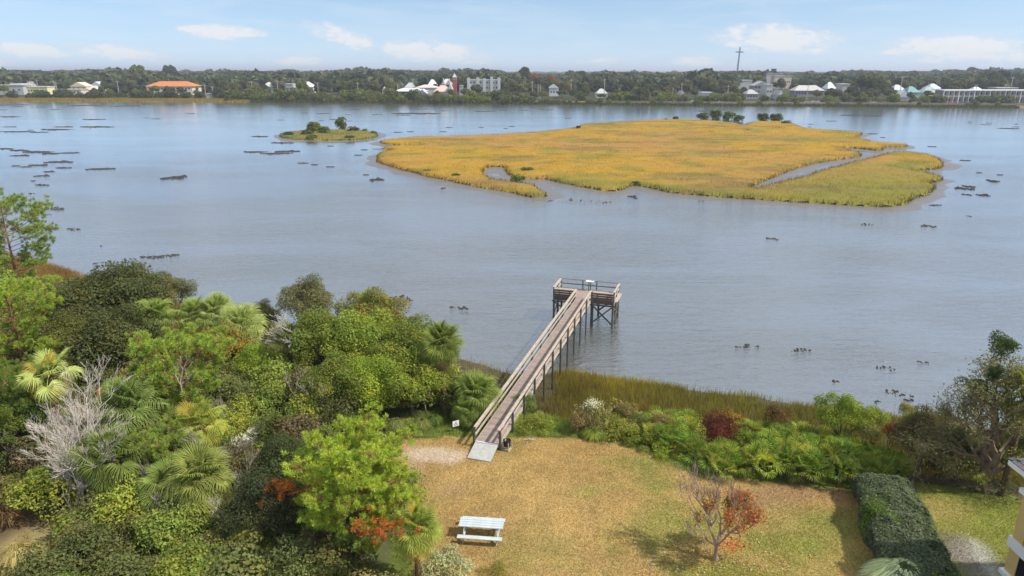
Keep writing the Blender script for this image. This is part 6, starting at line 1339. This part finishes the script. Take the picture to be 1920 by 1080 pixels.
# mangrove hedge line at the water: individual shrubs
MG = []; u = -.78; r = random.Random(5)
while u < .80:
    Yd = 600; 
    dd_ = r.uniform(3, 24)
    for _ in range(5): Yd = YB(u*Yd, dd_)
    x_ = u*Yd; px, py = proj((x_, Yd, 2)); stepm = 5.0
    if px < 420: dd_ = r.uniform(22, 32); stepm = 8
    if px > 1000: dd_ = r.choice([5, 7, 22, 27, 30]); stepm = 5 if px < 1400 else 7
    for _ in range(4): Yd = YB(x_, dd_)
    u += stepm/Yd*r.uniform(.7, 1.3)
    s = r.uniform(.8, 1.35)*(2.7 if 430 < px < 1000 and dd_ > 9 else 1.9 if 430 < px < 1000 else 2.0 if dd_ > 12 else 1.0)
    z_ = float(fland(x_, Yd)); ci = r.choice([0, 1, 2, 2]); c = [(.15, .185, .035), (.115, .145, .035), (.13, .145, .05)][r.randint(0, 2)] if px > 430 else (.085, .10, .04)
    E_ = empty('shore_mangrove', (x_, Yd, z_-.2), r.uniform(0, 6), (s, s, s*r.uniform(.9, 1.4))); tag(E_, None, 'bush', 'mangrove bushes lining the far bank')
    ms = FB2 if r.random() < .5 else FB; link('crown', ms[0], E_, color=c); MG.append((E_, 'green bank bush' if c[1] > .15 else 'dull green bank bush', Vector((x_, Yd, 2))))
name_by_place(MG[:299], LFAR)
for E_, *_ in MG[299:]: E_['label'] = 'green bank bush among the others on the far bank'
# golden marsh fringe at the far left shore
n_ = 26000; px = rng.uniform(-60, 470, n_); x = (px-960)/FPX*610; Yf = fshore(x); x = (px-960)/FPX*(Yf*.953+8); y = fshore(x)+rng.uniform(-1, 22, n_); z = fland(x, y); cc = np.array((.34, .25, .06))*rng.uniform(.6, 1.3, (n_, 1)); A = Acc(); A.add(*blades(x, y, z-.1, rng.uniform(.6, 1.5, n_), rng.uniform(.5, 1.0, n_), cc, .2))
n_ = 22000; px = rng.uniform(470, 1960, n_); x = (px-960)/FPX*610; Yf = fshore(x); x = (px-960)/FPX*(Yf*.953+8); y = fshore(x)+rng.uniform(-1, 4, n_); z = fland(x, y); cc = np.array((.10, .10, .04))*rng.uniform(.6, 1.4, (n_, 1)); A.add(*blades(x, y, z-.1, rng.uniform(.6, 1.7, n_), rng.uniform(.5, 1.1, n_), cc, .2))
tag(link('marsh_grass', A.mesh('far_marsh_grass', M['grass'])), 'golden and green marsh grass fringe along the foot of the far shore', kind='stuff')
# the wood behind: reads as one mass, real crowns joined
V0 = []; ico = []
def crown_template(seed, n=46):
    r_ = np.random.default_rng(seed); d = r_.normal(size=(n, 3)); d[:, 2] = np.abs(d[:, 2])*1.0-.2; d /= np.linalg.norm(d, axis=1)[:, None]
    q = r_.uniform(.75, 1.05, n); P = d*q[:, None]*np.array((1, 1, .72)); Nn = d+r_.normal(0, .35, (n, 3)); Nn /= np.linalg.norm(Nn, axis=1)[:, None]
    rr = r_.normal(size=(n, 3)); T_ = np.cross(Nn, rr); T_ /= np.linalg.norm(T_, axis=1)[:, None]; B_ = np.cross(Nn, T_); s = r_.uniform(.34, .6, n)[:, None]
    ang = np.arange(5)*2*np.pi/5; V = P[:, None, :]+s[:, None]*(np.cos(ang)[None, :, None]*T_[:, None, :]+np.sin(ang)[None, :, None]*B_[:, None, :])*r_.uniform(.6, 1.2, (n, 5, 1))
    t_ = np.repeat(r_.uniform(.7, 1.3, n), 5); return V.reshape(-1, 3), t_
TM = [crown_template(s) for s in range(8)]
Vs = []; Cs = []; cols = np.array([(1, 1, 1), (.85, .9, .95), (1.15, 1.15, .95), (1.25, 1.08, 1.0), (.75, .85, .9), (.9, .95, .9)])
d_ = 130.0
while d_ < 5200:
    stp = 13*(1+d_/900)**1.0; sp = (16+d_/260)*(1.0)
    Ym = 600+d_; u = -1.05
    while u < 1.05:
        Yd = Ym+rng.uniform(-.5, .5)*stp; x_ = u*Yd; u += sp/Yd*rng.uniform(.7, 1.3)*(.72)
        if rng.random() < .12: continue
        z_ = float(fland(x_, Yd)); px = 960+FPX*x_/(Yd*.953+6)
        if d_ < 460 and any(a_-9 < px < b_+9 and Yd < Yb+dp+8 for (a_, b_, Yb, dp) in FARB): continue
        hh = rng.uniform(9.5, 15.5)+(1.6*math.sin(px/95.)+1.5*math.sin(px/37.+2))+(5 if rng.random() < .03 else 0); R_ = rng.uniform(5.5, 8.5)*(1+d_/1500)
        if 940 < px < 1580 and d_ > 500: hh -= 4.5
        if d_ > 1300: hh = min(hh-3, 12.5)
        V_, t_ = TM[rng.integers(8)]; ca, sa = math.cos(x_), math.sin(x_); Vr = np.stack([V_[:, 0]*ca-V_[:, 1]*sa, V_[:, 0]*sa+V_[:, 1]*ca, V_[:, 2]], 1)*np.array((R_, R_, hh*.62))+np.array((x_, Yd, z_+hh*.45)); Vs.append(Vr); Cs.append(t_[:, None]*cols[rng.integers(6)][None]*rng.uniform(.8, 1.2))
    d_ += stp
V = np.vstack(Vs); F = np.arange(len(V)).reshape(-1, 5)
m = leaf_mat('far foliage', .15, .8, .05)
fw = link('far_woodland', npmesh('far_woodland', V, F, m, np.vstack(Cs)), color=(.078, .088, .042)); tag(fw, 'continuous woodland rolling back from the far shore to the horizon', kind='stuff')
print('FAR crowns', len(Vs), 'faces', len(F), 'far trees', cnt, 'mangroves', len(MG), 'undergrowth', len(UND), 'palmettos', len(PMs))

# ------------------------------------------------------------------ thin air
HAZE = 1.7e-4
m, t = new_mat('thin haze'); g = G(t); v = g.n('ShaderNodeVolumePrincipled'); v.inputs['Color'].default_value = (.80, .88, 1, 1); v.inputs['Density'].default_value = HAZE; v.inputs['Anisotropy'].default_value = .2; g.out(None, v.outputs[0])
if HAZE > 0:
    hb_ = link('haze', qmesh('haze', [box_vf((0, 35000, 33), (140000, 72000, 70.0))], m)); tag(hb_, 'thin pale sea air over the river and the town', kind='stuff')
